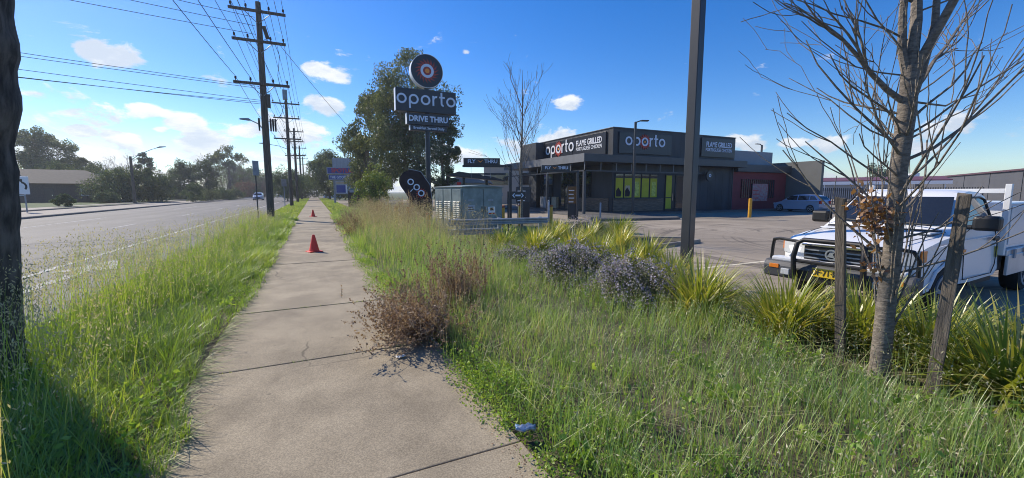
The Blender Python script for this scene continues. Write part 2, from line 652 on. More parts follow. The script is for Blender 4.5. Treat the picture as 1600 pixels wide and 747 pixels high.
M['redlens'] = mat('red_lens', (.45, .02, .02), .2)
M['plate'] = mat('plate_yellow', (.80, .53, .03), .45)
M['ink'] = mat('ink', (.02, .02, .02), .6)
M['alu'] = mat('tray_aluminium', (.60, .62, .65), .4, .5, var=.08, vscale=3)
M['skyroof'] = mat('sky_tinted_roof', (.16, .30, .55), .4, .3)  # sky reflection on the metal, put into the base colour as blue
M['brickwall'] = mat('house_brick', (.10, .075, .065), .85, var=.25, vscale=6)
M['tileroof'] = mat('house_roof', (.035, .037, .042), .85, var=.25, vscale=3)
M['signblue'] = mat('sign_blue', (.035, .07, .30), .5)
M['signred'] = mat('sign_red', (.55, .06, .06), .5)
M['boardgrey'] = mat('board_grey', (.36, .40, .45), .6, var=.08)
M['flagcloth'] = mat('flag_cloth', (.035, .024, .028), .85, var=.2, vscale=3)
M['menu'] = mat('menu_print', (.50, .25, .04), .5, var=.6, vscale=7, col2=(.12, .05, .02))
M['poster'] = mat('poster_print', (.75, .66, .62), .5, var=.5, vscale=5, col2=(.45, .12, .14))
M['crate'] = mat('tan_panel', (.50, .40, .28), .8, var=.1)
M['can'] = mat('crushed_can', (.08, .24, .52), .3, .5, vscale=22, col2=(.45, .45, .46), detail=2, var=.2)
M['paper'] = mat('paper', (.75, .74, .70), .8)
M['grass_l'] = leaf_mat('lush_grass', [(0, (.13, .23, .03)), (.35, (.24, .38, .045)), (.7, (.37, .50, .07)), (.93, (.50, .52, .12)), (1, (.58, .50, .24))], .5, gloss=.07, pos=.9)
M['grass_r'] = leaf_mat('oat_grass', [(0, (.13, .24, .05)), (.35, (.27, .43, .09)), (.68, (.41, .54, .15)), (.9, (.55, .58, .25)), (1, (.64, .56, .34))], .5, gloss=.07, pos=.8)
M['seed'] = leaf_mat('seed_heads', [(0, (.36, .34, .20)), (.5, (.50, .47, .31)), (1, (.62, .56, .40))], .4, gloss=.02)
M['weed'] = leaf_mat('clover_weed', [(0, (.13, .24, .03)), (.5, (.26, .42, .05)), (1, (.42, .54, .10))], .45, gloss=.04, rough=.55, pos=1.5)
M['dry'] = leaf_mat('dry_weed', [(0, (.14, .09, .062)), (.5, (.38, .265, .185)), (1, (.58, .45, .34))], .3, gloss=.02)
M['strap'] = leaf_mat('strap_leaf', [(0, (.10, .17, .02)), (.4, (.24, .32, .04)), (.75, (.46, .46, .075)), (1, (.60, .50, .17))], .48, gloss=.07, rough=.4)
M['straw'] = leaf_mat('straw', [(0, (.30, .28, .15)), (.5, (.46, .40, .25)), (1, (.60, .50, .36))], .4, gloss=.03)
M['lavleaf'] = leaf_mat('shrub_leaf', [(0, (.07, .09, .055)), (.6, (.15, .17, .12)), (1, (.24, .25, .19))], .3, gloss=.02)
M['lavflower'] = leaf_mat('shrub_flower', [(0, (.25, .21, .32)), (.5, (.42, .38, .50)), (1, (.62, .58, .68))], .35, gloss=.02)
M['gumleaf'] = leaf_mat('gum_leaf', [(0, (.05, .075, .03)), (.5, (.11, .145, .058)), (1, (.21, .24, .115))], .4, gloss=.06)
M['darkleaf'] = leaf_mat('dark_leaf', [(0, (.04, .06, .025)), (.5, (.075, .115, .04)), (1, (.14, .19, .06))], .38, gloss=.05)
M['midleaf'] = leaf_mat('mid_leaf', [(0, (.04, .07, .02)), (.5, (.08, .13, .03)), (1, (.14, .19, .05))], .35)
M['limeleaf'] = leaf_mat('lime_leaf', [(0, (.08, .14, .015)), (.5, (.16, .24, .025)), (1, (.28, .32, .05))], .45)
M['redleaf'] = leaf_mat('red_leaf', [(0, (.10, .05, .03)), (.5, (.19, .09, .055)), (1, (.26, .15, .09))], .3)
M['deadleaf'] = leaf_mat('dead_leaf', [(0, (.12, .055, .022)), (.5, (.27, .13, .05)), (1, (.42, .23, .10))], .35)
# ================================================================ THE SETTING
def structure(o):
    return tag(o, kind='structure')


LOT_Z = -0.08
ROAD_Z = -0.12
structure(MB().box(-1500, 1500, -600, 2500, -.9, -.30).build('ground', M['far_ground']))
# main road, kerbs
o = structure(MB().box(-16.7, -3.17, -40, 700, -.28, ROAD_Z).build('road', M['asphalt']))
tag(o, 'wide grey asphalt road with white edge line')
mk = MB()
mk.box(-5.45, -5.31, -10, 160, ROAD_Z + .001, ROAD_Z + .005)
mk.build('edge_line', M['paint'], o)
for k in range(13):
    MB().box(-8.85, -8.73, 2 + 12 * k, 5 + 12 * k, ROAD_Z + .001, ROAD_Z + .005).build('lane_dash', M['paint'], o)
for k in range(7):
    MB().box(-12.75, -12.63, 4 + 24 * k, 13 + 24 * k, ROAD_Z + .001, ROAD_Z + .005).build('lane_dash', M['paint'], o)
# painted arrow at the kerb side: shaft with a slanted head
MB().prism([(-4.72, 9.4), (-4.52, 9.4), (-4.52, 12.1), (-4.05, 12.1), (-4.62, 13.9), (-5.18, 12.1), (-4.72, 12.1)], ROAD_Z + .001, ROAD_Z + .005, 'xy').build('painted_arrow', M['worn'], o)
for sx, nm in ((-3.17, 'kerb_near'),):
    k = structure(MB().prism([(sx, -.28), (-3.0, -.28), (-3.0, .012), (sx + .04, .012), (sx, -.03)], -40, 700).build(nm, M['kerb']))
structure(MB().prism([(-17.55, -.28), (-16.7, -.28), (-16.7, -.02), (-16.74, .02), (-17.5, .02), (-17.55, -.02)], -40, 400).build('kerb_median', M['kerb']))
structure(MB().box(-22.8, -17.55, -40, 400, -.28, -.11).build('service_road', M['kerb']))
structure(MB().prism([(-23.0, -.28), (-22.8, -.28), (-22.8, -.01), (-22.84, .02), (-23.0, .02)], -40, 400).build('kerb_far', M['kerb']))
structure(MB().box(-70, -23.0, -40, 400, -.28, -.0).build('lawn_far', M['lawn_base']))
structure(MB().box(-25.6, -24.2, -40, 400, -.02, .012).build('path_far', M['kerb']))
structure(MB().prism([(-40, 58), (-23.0, 52), (-23.0, 58), (-40, 63)], -.02, .016, 'xy').build('driveway', M['kerb']))
# verges and the garden bed
structure(MB().box(-3.0, -1.0, -40, 700, -.28, 0.0).build('verge_left', M['soil']))
BED = [(1.12, -12), (5.6, -12), (5.75, 0.0), (5.85, 3.0), (6.15, 4.6), (6.6, 5.8), (7.3, 7.8), (8.7, 9.3), (10.2, 9.55), (11.5, 9.8), (11.6, 10.5), (10.6, 11.2), (10.3, 12.0),
       (11.6, 14.2), (13.6, 16.6), (13.6, 17.6), (11.0, 19.0), (8.9, 20.2), (7.0, 23.0), (4.6, 29), (3.2, 44), (3.2, 700), (1.12, 700)]
verge = structure(MB().prism(BED, -.28, 0.0, 'xy').build('verge_right', M['soil']))
# kerb along the bed: short straight stones
kp = BED[1:18]
kr = structure(MB().box(5.7, 5.72, -12, -11.9, -.25, -.2).build('kerb_lot', M['kerb']))
for i in range(len(kp) - 1):
    a, c = Vector(kp[i] + (0,)), Vector(kp[i + 1] + (0,))
    L = (c - a).length
    nn = max(1, round(L / 1.6))
    for j in range(nn):
        p, q = a.lerp(c, j / nn), a.lerp(c, (j + 1) / nn)
        an = math.atan2(q.y - p.y, q.x - p.x)
        MB().prism([(0.006, -.17), ((q - p).length - .006 + .02, -.17), ((q - p).length - .006 + .02, .035), (.006, .035)], -.10, .05).build('kerb_stone', M['kerb'], kr, bevel=.015, loc=(p.x, p.y, 0), rot=(0, 0, an))
structure(MB().box(3.2, 160, -40, 90, -.28, LOT_Z).build('parking_lot', M['lot']))
for o_ in [bpy.data.objects['parking_lot']]:
    for (px, py, rz) in ((9.2, 6.4, 0), (9.2, 1.0, 0)):
        MB().box(0, 5.2, -.05, .05, LOT_Z + .001, LOT_Z + .005).build('bay_line', mat('faded_bay_paint', (.55, .50, .38), .8, var=.35, vscale=6), o_, loc=(px - 2.2, py, 0))
structure(MB().prism([(14.6, 19.3), (20.2, 18.6), (21.0, 19.6), (22.2, 24.0), (20.3, 25.3), (20.3, 38), (16.9, 38), (16.4, 24)], -.28, .06, 'xy').build('platform', M['plat'], bevel=.02))
structure(MB().box(20.5, 60, 24.0, 25.3, -.27, .03).build('pavement_front', M['plat'], bevel=.02))
# footpath: base strip, then separate slabs
fp = structure(MB().box(-1.0, 1.12, -6, 400, -.27, -.02).build('footpath', M['path_gap']))
for k in range(-2, 27):
    y0 = 2.23 + 2.02 * (k - 1)
    dz = rng.uniform(-.004, .004)
    MB().box(-1.0, 1.12, y0 + .007, y0 + 2.02 - .007, -.06, .02 + dz).build('slab', M['path'], fp, bevel=.008)
MB().box(-1.0, 1.12, 2.23 + 2.02 * 26, 400, -.06, .02).build('far_strip', M['path'], fp)

# ================================================================ OVERHEAD LINE
def sag(p, q, s, n=14):
    p, q = Vector(p), Vector(q)
    return [p.lerp(q, t / n) - Vector((0, 0, 4 * s * (t / n) * (1 - t / n))) for t in range(n + 1)]


PX = -2.33
POLE = [(28.2, 12.1), (54.0, 11.9), (74.0, 11.4), (101.0, 11.4), (130.0, 11.2)]
ARMS = [(11.55, 2.75), (9.95, 2.6), (7.65, 2.75)]
PLAB = ['tall timber power pole nearest the camera with three crossarms', 'second timber power pole along the footpath with a street light arm',
        'third timber power pole along the footpath behind the street light pole', 'fourth small timber power pole far along the footpath', 'fifth tiny timber power pole at the far end of the footpath']
for i, (py, h) in enumerate(POLE):
    t = thing('power_pole', PLAB[i], 'power pole', (PX, py, 0), 0, 'power poles in line along the verge')
    MB().tube([(0, 0, -.3), (0, 0, h * .35), (.02, 0, h * .7), (.03, 0, h)], [.2, .185, .165, .135], 12).build('pole', M['pole'], t, True)
    for j, (az_, aw) in enumerate(ARMS):
        if i >= 3 and j == 2:
            continue
        z = az_ * h / 12.1
        MB().box(-aw / 2, aw / 2, -.26, -.14, z - .07, z + .07).build('crossarm', M['pole'], t, bevel=.01)
        if i < 3:
            for s in (-1, 1):
                MB().tube([(s * .62, -.2, z - .07), (s * .05, -.17, z - .62)], .022, 6).build('brace', M['galv'], t)
        for x in (-aw / 2 + .12, -.55, .55, aw / 2 - .12):
            MB().lathe([(.02, z + .07), (.02, z + .15), (.055, z + .17), (.06, z + .21), (.045, z + .23), (.06, z + .26), (.035, z + .31)], 8, (x, -.2)).build('insulator', M['rubber'], t, True)
    if i == 0:
        for x in (-.27, .30, .42, .54):
            MB().tube([(x, -.25, 5.75), (x, -.25, 5.45), (x, -.25, 5.05)], [.05, .055, .04], 8).build('fuse_holder', M['black'], t)
        MB().box(.98, 1.22, -.30, -.02, 6.9, 7.45).build('switch_box', M['galv'], t, bevel=.02)
        MB().box(-.1, .1, -.32, -.16, -.34, .34).build('switch_arm', M['pole'], t, bevel=.02, loc=(.34, 0, 10.45), rot=(0, R(-14), 0))
        MB().box(.2, .36, -.34, -.2, 6.35, 7.1).build('timber_block', M['pole'], t, bevel=.02)
        MB().tube([(.25, -.2, 10.1), (.75, -.3, 9.9), (.95, -.2, 9.3), (.8, -.2, 8.2), (.9, -.2, 7.5)], .014, 6).build('down_lead', M['wire'], t)
        MB().tube([(1.1, -.2, 6.9), (.9, -.3, 6.1), (.55, -.25, 5.6), (.2, -.2, 5.6)], .014, 6).build('down_lead', M['wire'], t)
    if i in (0, 1):
        z = 5.35 if i == 0 else 6.6
        s_ = .6 if i == 0 else 1.8
        la = MB().tube([(-.1, 0, z - .2), (-.5 * s_, 0, z + .1), (-1.2 * s_, 0, z + .3)], [.035, .03, .028], 8).build('light_arm', M['galv'], t, True)
        MB().tube([(-1.18 * s_, 0, z + .3), (-1.35 * s_, 0, z + .33), (-1.35 * s_ - .42, 0, z + .33)], [.04, .08, .04], 8).build('lamp_head', M['galv'], la, True)

# conductors: along the verge, and across the road
wn = 0
for j, (az_, aw) in enumerate(ARMS):
    for q_, x in zip(('outer road-side', 'inner road-side', 'inner path-side', 'outer path-side'), (-aw / 2 + .12, -.55, .55, aw / 2 - .12)):
        for i in range(len(POLE) - 1):
            if i >= 2 and j == 2:
                continue
            z0, z1 = az_ * POLE[i][1] / 12.1 + .3, az_ * POLE[i + 1][1] / 12.1 + .3
            w = MB().tube(sag((PX + x, POLE[i][0] - .2, z0), (PX + x, POLE[i + 1][0] - .2, z1), .35), .014, 4).build('power_line', M['wire'])
            tag(w, q_ + ' ' + ['top', 'middle', 'lower'][j] + ' crossarm power line strung from %s to %s pole' % (['first', 'second', 'third', 'fourth'][i], ['second', 'third', 'fourth', 'fifth'][i]), 'power line', 'power lines between the poles')
        if not (j == 2 and x > 1):
            w = MB().tube(sag((PX + x, POLE[0][0] - .2, az_ + .3), (PX + x * 1.1 - .4, -16, az_ + .9 - .25 * j), .5, 20), .013, 4).build('power_line', M['wire'])
            tag(w, q_ + ' power line from the nearest pole\'s %s crossarm, running overhead to the viewer' % ['top', 'middle', 'lower'][j], 'power line', 'power lines overhead')
for k, (z0, z1, y1, sg) in enumerate(((11.2, 13.0, 22.0, .3), (10.75, 12.3, 22.5, .3), (10.3, 11.3, 23.0, .25), (7.5, 9.2, 22.3, .35), (7.4, 8.9, 23.0, .3), (6.75, 8.3, 22.5, .25), (6.65, 8.0, 23.5, .45), (6.55, 7.75, 24.2, .2))):
    w = MB().tube(sag((PX - .15, 28.0, z0), (-36, y1, z1), sg, 16), .014, 4).build('cross_wire', M['wire'])
    tag(w, ['topmost', 'second', 'third', 'fourth', 'fifth', 'sixth', 'seventh', 'lowest'][k] + ' wire crossing the road to the nearest power pole', 'wire', 'wires crossing the road')
w = MB().tube(sag((PX + 1.0, 28.0, 9.9), (9.0, 60.0, 5.5), .4, 16), .014, 4).build('service_wire', M['wire'])
tag(w, 'service wire slanting down from the nearest pole behind the gum tree', 'wire')

# far-side street light
t = thing('street_light', 'street light on a timber pole across the road', 'street light', (-23.15, 77.0, 0))
MB().tube([(0, 0, -.2), (0, 0, 3), (0, 0, 6.6)], [.2, .18, .15], 10).build('pole', M['pole'], t, True)
a_ = MB().tube([(.1, 0, 6.1), (1.0, 0, 6.9), (2.4, -.2, 7.6), (3.2, -.3, 7.9)], [.05, .045, .04, .035], 8).build('light_arm', M['galv'], t, True)
MB().tube([(3.1, -.3, 7.87), (3.5, -.33, 8.02), (4.2, -.4, 8.08)], [.06, .12, .06], 8).build('lamp_head', M['galv'], a_, True)
MB().tube([(.12, 0, 6.5), (.9, 0, 6.86)], [.03, .03], 6).build('stay', M['galv'], t)

# road signs
t = thing('road_sign', 'white sign with black curved arrow across the road', 'road sign', (-21.8, 49.0, 0), R(-8))
MB().tube([(0, 0, -.3), (0, 0, 2.9)], .05, 8).build('post', M['galv'], t)
MB().box(-.38, .38, -.07, -.05, 1.4, 2.9).build('panel', M['white'], t, bevel=.005)
MB().ring(-.15, 2.05, .42, .28, -.085, -.072, 14, R(-40), R(80)).build('arrow_stroke', M['ink'], t)
MB().prism([(-.36, 2.60), (-.02, 2.35), (-.03, 2.68)], -.085, -.072).build('arrow_head', M['ink'], t)
t = thing('sign_post', 'thin dark roadside sign post seen edge-on before the nearest power pole', 'sign post', (-2.85, 27.0, 0), R(55))
MB().tube([(0, 0, -.3), (0, 0, 3.2)], .035, 8).build('post', M['steel'], t)
MB().box(-.22, .22, -.05, -.035, 2.5, 3.3).build('panel', M['galv'], t, bevel=.004)
t = thing('sign_post', 'slim sign post beside the second power pole', 'sign post', (-2.9, 52.0, 0), R(40))
MB().tube([(0, 0, -.3), (0, 0, 3.0)], .04, 8).build('post', M['galv'], t)
MB().box(-.3, .3, -.06, -.04, 2.2, 3.0).build('panel', M['galv'], t, bevel=.004)

# ================================================================ TRAFFIC CONES
def cone(loc, label, rz):
    t = thing('traffic_cone', label, 'traffic cone', loc, rz, 'traffic cones on the footpath')
    MB().prism([(-.17, -.17), (.17, -.17), (.17, .17), (-.17, .17)], 0.0, .025, 'xy').build('base', M['cone'], t, bevel=.012)
    MB().lathe([(.135, .024), (.125, .04), (.034, .44), (.028, .455), (.018, .455), (.018, .44)], 20).build('cone_body', M['cone'], t, True)


cone((-.06, 12.15, .021), 'orange traffic cone nearest the viewer, standing on the footpath', R(20))
cone((-.10, 29.6, .021), 'smaller-looking far orange traffic cone standing up the footpath', R(50))

# ================================================================ LOGO LETTERING
def word_oporto(parent, x0, z0, h, y0, y1, m, burst=None, gap=.2):
    """the rounded lower-case word; x0,z0 = left of baseline, h = x-height"""
    r = h / 2
    s = h * .185
    x = x0
    hh = (y0, y1)
    def o_(x):
        MB().ring(x + r, z0 + r, r, r - s, *hh).build('letter', m, parent)
    o_(x)
    x += h + h * gap
    MB().ring(x + r, z0 + r, r, r - s, *hh).box(x, x + s, y0 + .003, y1 - .001, z0 - h * .42, z0 + r).build('letter', m, parent)
    x += h + h * gap
    if burst:
        cx, cz = x + r, z0 + r
        b1 = MB()
        for k in range(16):
            a = 2 * PI * k / 16
            pts = []
            for rr, da in ((r * .95, -.19), (r * 1.3, -.16), (r * 1.85, .10), (r * 1.4, .14), (r * .95, .19)):
                pts.append((cx + rr * math.cos(a + da), cz + rr * math.sin(a + da)))
            b1.prism(pts, y0 + .006, y1 - .002)
        b1.build('sunburst', burst, parent)
        MB().disc(cx, cz, r * .24, y0, y1, 16).build('sun_centre', M['orange'], parent)
    o_(x)
    x += h + h * gap
    MB().box(x, x + s, y0, y1, z0, z0 + h).ring(x + s * .5 + h * .33, z0 + h * .60, h * .40, h * .40 - s, y0 + .002, y1 - .001, 10, R(75), R(170)).build('letter', m, parent)
    x += h * .62 + h * gap * .7
    MB().box(x + s * .55, x + s * 1.55, y0, y1, z0 + h * .22, z0 + h * 1.38).box(x - s * .2, x + h * .55, y0 + .002, y1 - .001, z0 + h * .82, z0 + h * .98) \
        .ring(x + s * .55 + h * .27, z0 + h * .27, h * .27, h * .27 - s, y0 + .003, y1 - .002, 8, PI, R(285)).build('letter', m, parent)
    x += h * .60 + h * gap * .5
    o_(x)
    return x + h


OW = lambda h, g=.2: h * (4 + .62 + .60 + g * (3 + .7 + .5))

# pylon sign
t = thing('pylon_sign', 'tall dark pylon sign with round sunburst disc above two panels', 'sign', (5.58, 22.0, -.16))
MB().tube([(0, .2, -.2), (0, .2, 8.0)], .13, 12).build('pole', M['signblk'], t, True)
d_ = MB().disc(0, 7.95, .83, -.02, .38, 40).build('disc', M['signblk'], t, bevel=.02)
MB().ring(0, 7.95, .845, .80, -.015, .375, 40).build('rim', M['white'], d_)
b1 = MB()
for k in range(18):
    a = 2 * PI * k / 18
    b1.prism([(rr * math.cos(a + da), 7.95 + rr * math.sin(a + da)) for rr, da in ((.30, -.17), (.44, -.12), (.62, .20), (.45, .10), (.30, .15))], -.036, -.02)
b1.build('sunburst', M['sunred'], d_)
MB().ring(0, 7.95, .345, .215, -.046, -.022, 32).build('sun_ring', M['pale'], d_)
MB().disc(0, 7.95, .20, -.040, -.02, 24).build('sun_eye', M['sunred'], d_)
MB().disc(0, 7.95, .115, -.048, -.022, 20).build('sun_centre', M['orange'], d_)
p_ = MB().box(-1.62, 1.52, -.02, .36, 5.86, 7.0).build('upper_panel', M['signblk'], t, bevel=.015)
MB().box(-1.65, -1.625, -.01, .35, 5.88, 6.98).build('side_cap', M['white'], p_)
hh_ = .50
word_oporto(p_, -OW(hh_, .22) / 2 - .05, 6.23, hh_, -.045, -.021, M['pale'], None, .22)
p2 = MB().box(-1.08, 1.14, .0, .34, 5.22, 5.80).build('lower_panel', M['signblk'], t, bevel=.012)
MB().box(-1.105, -1.083, .01, .33, 5.24, 5.78).build('side_cap', M['white'], p2)
text('DRIVE THRU', .40, M['pale'], p2, (.03, -.008, 5.52), 0, .03, xs=.92)
p3 = MB().box(-.92, 1.02, .02, .32, 4.93, 5.20).build('bottom_panel', M['signblk'], t, bevel=.01)
MB().box(-.942, -.923, .03, .31, 4.94, 5.19).build('side_cap', M['white'], p3)
text('Breakfast Served Daily', .19, M['pale'], p3, (.05, .012, 5.065), 0, .01, xs=.95)

# feather flag banner
t = thing('feather_flag', 'dark teardrop feather flag with pale letters beside the cabinet', 'flag', (4.05, 17.6, 0), R(-12))
MB().tube([(.45, 0, -.1), (.5, 0, 1.2), (.42, 0, 1.9), (.05, 0, 2.45), (-.45, 0, 2.55)], .018, 6).build('pole', M['galv'], t, True)
fo = [(.45, .5), (.52, 1.0), (.50, 1.5), (.40, 1.95), (.18, 2.32), (-.12, 2.52), (-.45, 2.52), (-.72, 2.36), (-.86, 2.10), (-.80, 1.85), (-.62, 1.60), (-.42, 1.25), (-.2, .85), (.1, .5)]
for _ in range(2):      # round the outline
    fo = [q for a, c in zip(fo, fo[1:] + fo[:1]) for q in ((a[0] * .75 + c[0] * .25, a[1] * .75 + c[1] * .25), (a[0] * .25 + c[0] * .75, a[1] * .25 + c[1] * .75))]
cl = MB()
cl.prism(fo, -.008, .008)
cl.build('banner', M['flagcloth'], t)
for (x, z, nm) in ((-.37, 2.02, 'o'), (-.13, 1.80, 'p'), (.05, 1.55, 'o')):
    mb = MB().ring(x, z, .135, .085, -.02, -.011, 20)
    if nm == 'p':
        mb.prism([(x - .115, z - .03), (x - .07, z + .01), (x - .245, z - .20), (x - .28, z - .17)][::-1], -.0195, -.0115)
    mb.build('letter', M['pale'], t)
b1 = MB()
for k in range(14):
    a = 2 * PI * k / 14
    b1.prism([(.05 + rr * math.cos(a + da), 1.55 + rr * math.sin(a + da)) for rr, da in ((.14, -.2), (.24, .1), (.14, .2))], -.017, -.010)
b1.build('sunburst', M['sunred'], t)

# ================================================================ ELECTRICAL CABINET
cabv = Vector((6.11 - 4.68, 13.70 - 13.94))
t = thing('electrical_cabinet', 'grey-green steel electrical cabinet with double doors beside the guard rail', 'cabinet', (4.68, 13.94, 0), R(15))
CW, CD, CH = 1.80, 1.85, 1.76
MB().box(-.06, CW + .06, -.06, CD + .06, -.1, .12).build('plinth', M['kerb'], t, bevel=.01)
MB().box(0, CW, 0, CD, .12, CH).build('body', M['cab'], t, bevel=.012)
MB().prism([(-.04, CH), (CW + .04, CH), (CW + .04, CH + .03), (CW / 2, CH + .10), (-.04, CH + .03)], -.05, CD + .05).build('lid', M['cab'], t, bevel=.008)
for s in (0, 1):
    x0 = .03 + s * (CW / 2 - .02)
    d_ = MB().box(x0, x0 + CW / 2 - .045, -.028, -.003, .2, CH - .05).build('door', M['cab'], t, bevel=.008)
    hx = x0 + (CW / 2 - .12 if s == 0 else .04)
    MB().box(hx, hx + .03, -.05, -.029, .86, 1.08).build('handle', M['black'], d_, bevel=.005)
    MB().box(x0 + .2, x0 + .44, -.036, -.029, 1.27, 1.34).build('vent_slot', M['galv'], d_, bevel=.004)
    if s == 0:
        n_ = MB().box(x0 + .18, x0 + .48, -.034, -.029, .93, 1.14).build('notice', M['boardgrey'], d_)
        MB().box(x0 + .2, x0 + .46, -.038, -.035, .97, 1.0).box(x0 + .2, x0 + .4, -.038, -.035, 1.05, 1.08).build('notice_print', M['ink'], d_)
    else:
        MB().box(x0 + .2, x0 + .52, -.034, -.029, .78, 1.06).build('notice', M['white'], d_)
        MB().box(x0 + .27, x0 + .45, -.038, -.035, .92, 1.03).build('notice_print', M['ink'], d_)
        MB().box(x0 + .22, x0 + .50, -.038, -.035, .79, .84).build('notice_print', M['redlens'], d_)
    for hz in (.42, 1.45):
        xx = x0 - .012 if s == 0 else x0 + CW / 2 - .05
        MB().box(xx, xx + .03, -.05, -.029, hz, hz + .12).build('hinge', M['galv'], d_)
for k in range(3):
    y0 = .06 + k * .60
    s_ = MB().box(-.024, -.003, y0, y0 + .55, .2, CH - .06).build('side_panel', M['cab'], t, bevel=.006)
    for c_ in range(2):
        for j in range(9):
            z = .62 + j * .075
            MB().prism([(-.026, z), (-.026, z + .045), (-.05, z + .012)], y0 + .07 + c_ * .24, y0 + .25 + c_ * .24).build('louvre', M['cab'], s_)

# guard rail in front of it
t = thing('guard_rail', 'low galvanised double guard rail in front of the cabinet', 'guard rail', (3.72, 12.35, 0), R(-4))
wv = []
for z in (.66, .36):
    prof = [(0, -.10), (-.05, -.085), (-.05, -.045), (0, -.02), (0, .02), (-.05, .045), (-.05, .085), (0, .10)]
    mb = MB()
    pts = [(y, z + w_) for y, w_ in prof] + [(y + .006, z + w_) for y, w_ in reversed(prof)]
    xa, xb = (0, 3.35) if z > .5 else (0, 1.75)
    mb.prism(pts, xa, xb, 'yz').build('rail', M['galv'], t, 20)
    MB().tube([(xa, -.03, z - .1), (xa - .0, -.03, z + .1)], .06, 10).build('end_wrap', M['galv'], t, True)
for x in (.25, 1.65, 3.1):
    MB().box(x - .05, x + .05, .015, .12, -.2, .78).build('post', M['galv'], t, bevel=.006)

# ================================================================ BOLLARDS
def bollard(x, y, label, h=1.0, r=.075, m='yellow', z0=0.0, cap=True, group='yellow bollards'):
    t = thing('bollard', label, 'bollard', (x, y, z0), 0, group)
    MB().lathe([(r, -.2), (r, h - .02), (r * .8, h)], 16).build('tube', M[m], t, True)
    if cap:
        MB().lathe([(r + .004, h - .07), (r + .004, h), (r * .6, h + .025)], 16).build('cap', M['rust' if m == 'yellow' else 'galv'], t, True)


bollard(3.23, 16.17, 'rust-capped yellow bollard in front of the feather flag, third from the footpath')
bollard(3.10, 17.87, 'rust-capped yellow bollard in tall grass, second from the footpath')
bollard(2.92, 19.04, 'rust-capped yellow bollard in tall grass, closest to the footpath')
bollard(3.75, 15.1, 'yellow bollard half hidden in grass just left of the cabinet', .82)
bollard(7.3, 16.3, 'yellow bollard just right of the cabinet')
bollard(8.75, 17.6, 'yellow bollard right of the bare sapling')
bollard(9.75, 16.4, 'yellow bollard at the right end of the guard rail')
bollard(26.0, 18.15, 'lone pale yellow bollard on the lot before the red wall', 1.25, .11, z0=LOT_Z, cap=False)
bollard(9.9, 20.0, 'short grey steel bollard behind the arrow sign', .95, .06, 'galv', group='grey bollards')
bollard(12.2, 20.8, 'grey steel bollard left of the amber menu board', 1.1, .06, 'galv', group='grey bollards')
bollard(15.1, 19.8, 'slim grey steel bollard on the kerbed platform', .9, .05, 'galv', .06, group='grey bollards')

# ================================================================ DRIVE-THRU FURNITURE
def portal(x, y, label, wb):
    t = thing('height_bar', label, 'clearance bar', (x, y, -.05), R(-20), 'height bars over the drive-through lane')
    MB().box(-.06, .06, -.06, .06, -.05, 2.92).build('post', M['signblk'], t, bevel=.008)
    MB().box(-wb, -.06, -.05, .05, 2.80, 2.90).build('beam', M['signblk'], t, bevel=.006)
    p = MB().box(-wb + .05, -wb + 1.75, -.075, .06, 2.905, 3.22).build('panel', M['signblk'], t, bevel=.006)
    text('FLY', .23, M['pale'], p, (-wb + .42, -.082, 3.06), 0, .022)
    text('THRU', .23, M['pale'], p, (-wb + 1.33, -.082, 3.06), 0, .022)
    c = -wb + .83
    MB().prism([(c - .13, 3.12), (c - .02, 3.02), (c + .02, 3.02), (c + .14, 3.14), (c + .03, 3.08), (c, 3.05), (c - .04, 3.09)], -.088, -.0755).build('bird_mark', M['orange'], p)
    for k in (.4, 1.3):
        MB().tube([(-wb + k, 0, 2.80), (-wb + k, 0, 2.3)], .008, 5).build('chain', M['galv'], t)


portal(8.45, 18.0, 'dark height bar with sign hanging above the cabinet', 2.25)
portal(14.3, 21.0, 'dark height bar with sign in front of the restaurant', 2.25)

t = thing('arrow_sign', 'small dark sign with white arrows on a grey post by the sapling', 'sign', (6.75, 14.3, 0), R(-25))
MB().tube([(-.12, .03, -.1), (-.12, .03, 1.62)], .035, 8).build('post', M['steel'], t)
MB().box(-.02, .52, -.03, -.005, 1.32, 1.62).build('panel', M['signblk'], t, bevel=.006)
MB().prism([(.03, 1.47), (.10, 1.55), (.14, 1.55), (.09, 1.47), (.14, 1.39), (.10, 1.39)][::-1], -.042, -.031).build('arrow', M['pale'], t)
MB().prism([(.47, 1.47), (.40, 1.39), (.36, 1.39), (.41, 1.47), (.36, 1.55), (.40, 1.55)][::-1], -.042, -.031).build('arrow', M['pale'], t)
MB().box(.15, .35, -.042, -.031, 1.44, 1.50).build('arrow_shaft', M['pale'], t)

# order canopy: tilted thin roof on two posts with order display
t = thing('order_canopy', 'dark tilted flat canopy on posts over the order point', 'canopy', (9.2, 24.3, -.05), R(-22))
MB().prism([(-1.85, 2.62), (1.6, 2.28), (1.68, 2.32), (.9, 2.55), (-1.1, 2.86)], -.9, .9).build('roof', M['signblk'], t, bevel=.01)
MB().box(.45, .6, -.08, .08, -.2, 2.5).build('post', M['signblk'], t, bevel=.008)
MB().box(-.95, -.8, -.08, .08, -.2, 2.6).build('post', M['signblk'], t, bevel=.008)
MB().box(-.5, 1.7, -.05, .05, 2.70, 2.80).build('top_bar', M['signblk'], t)
od = MB().prism([(-.9 + .62 * math.cos(a) * .9, 1.5 + .62 * math.sin(a)) for a in np.linspace(0, PI, 14)] + [(-1.45, .9), (-.35, .9)], -.12, -.09).build('round_board', M['signblk'], t)
MB().box(-1.3, -1.05, -.10, -.085, 1.5, 2.25).build('side_board', M['signred'], t)


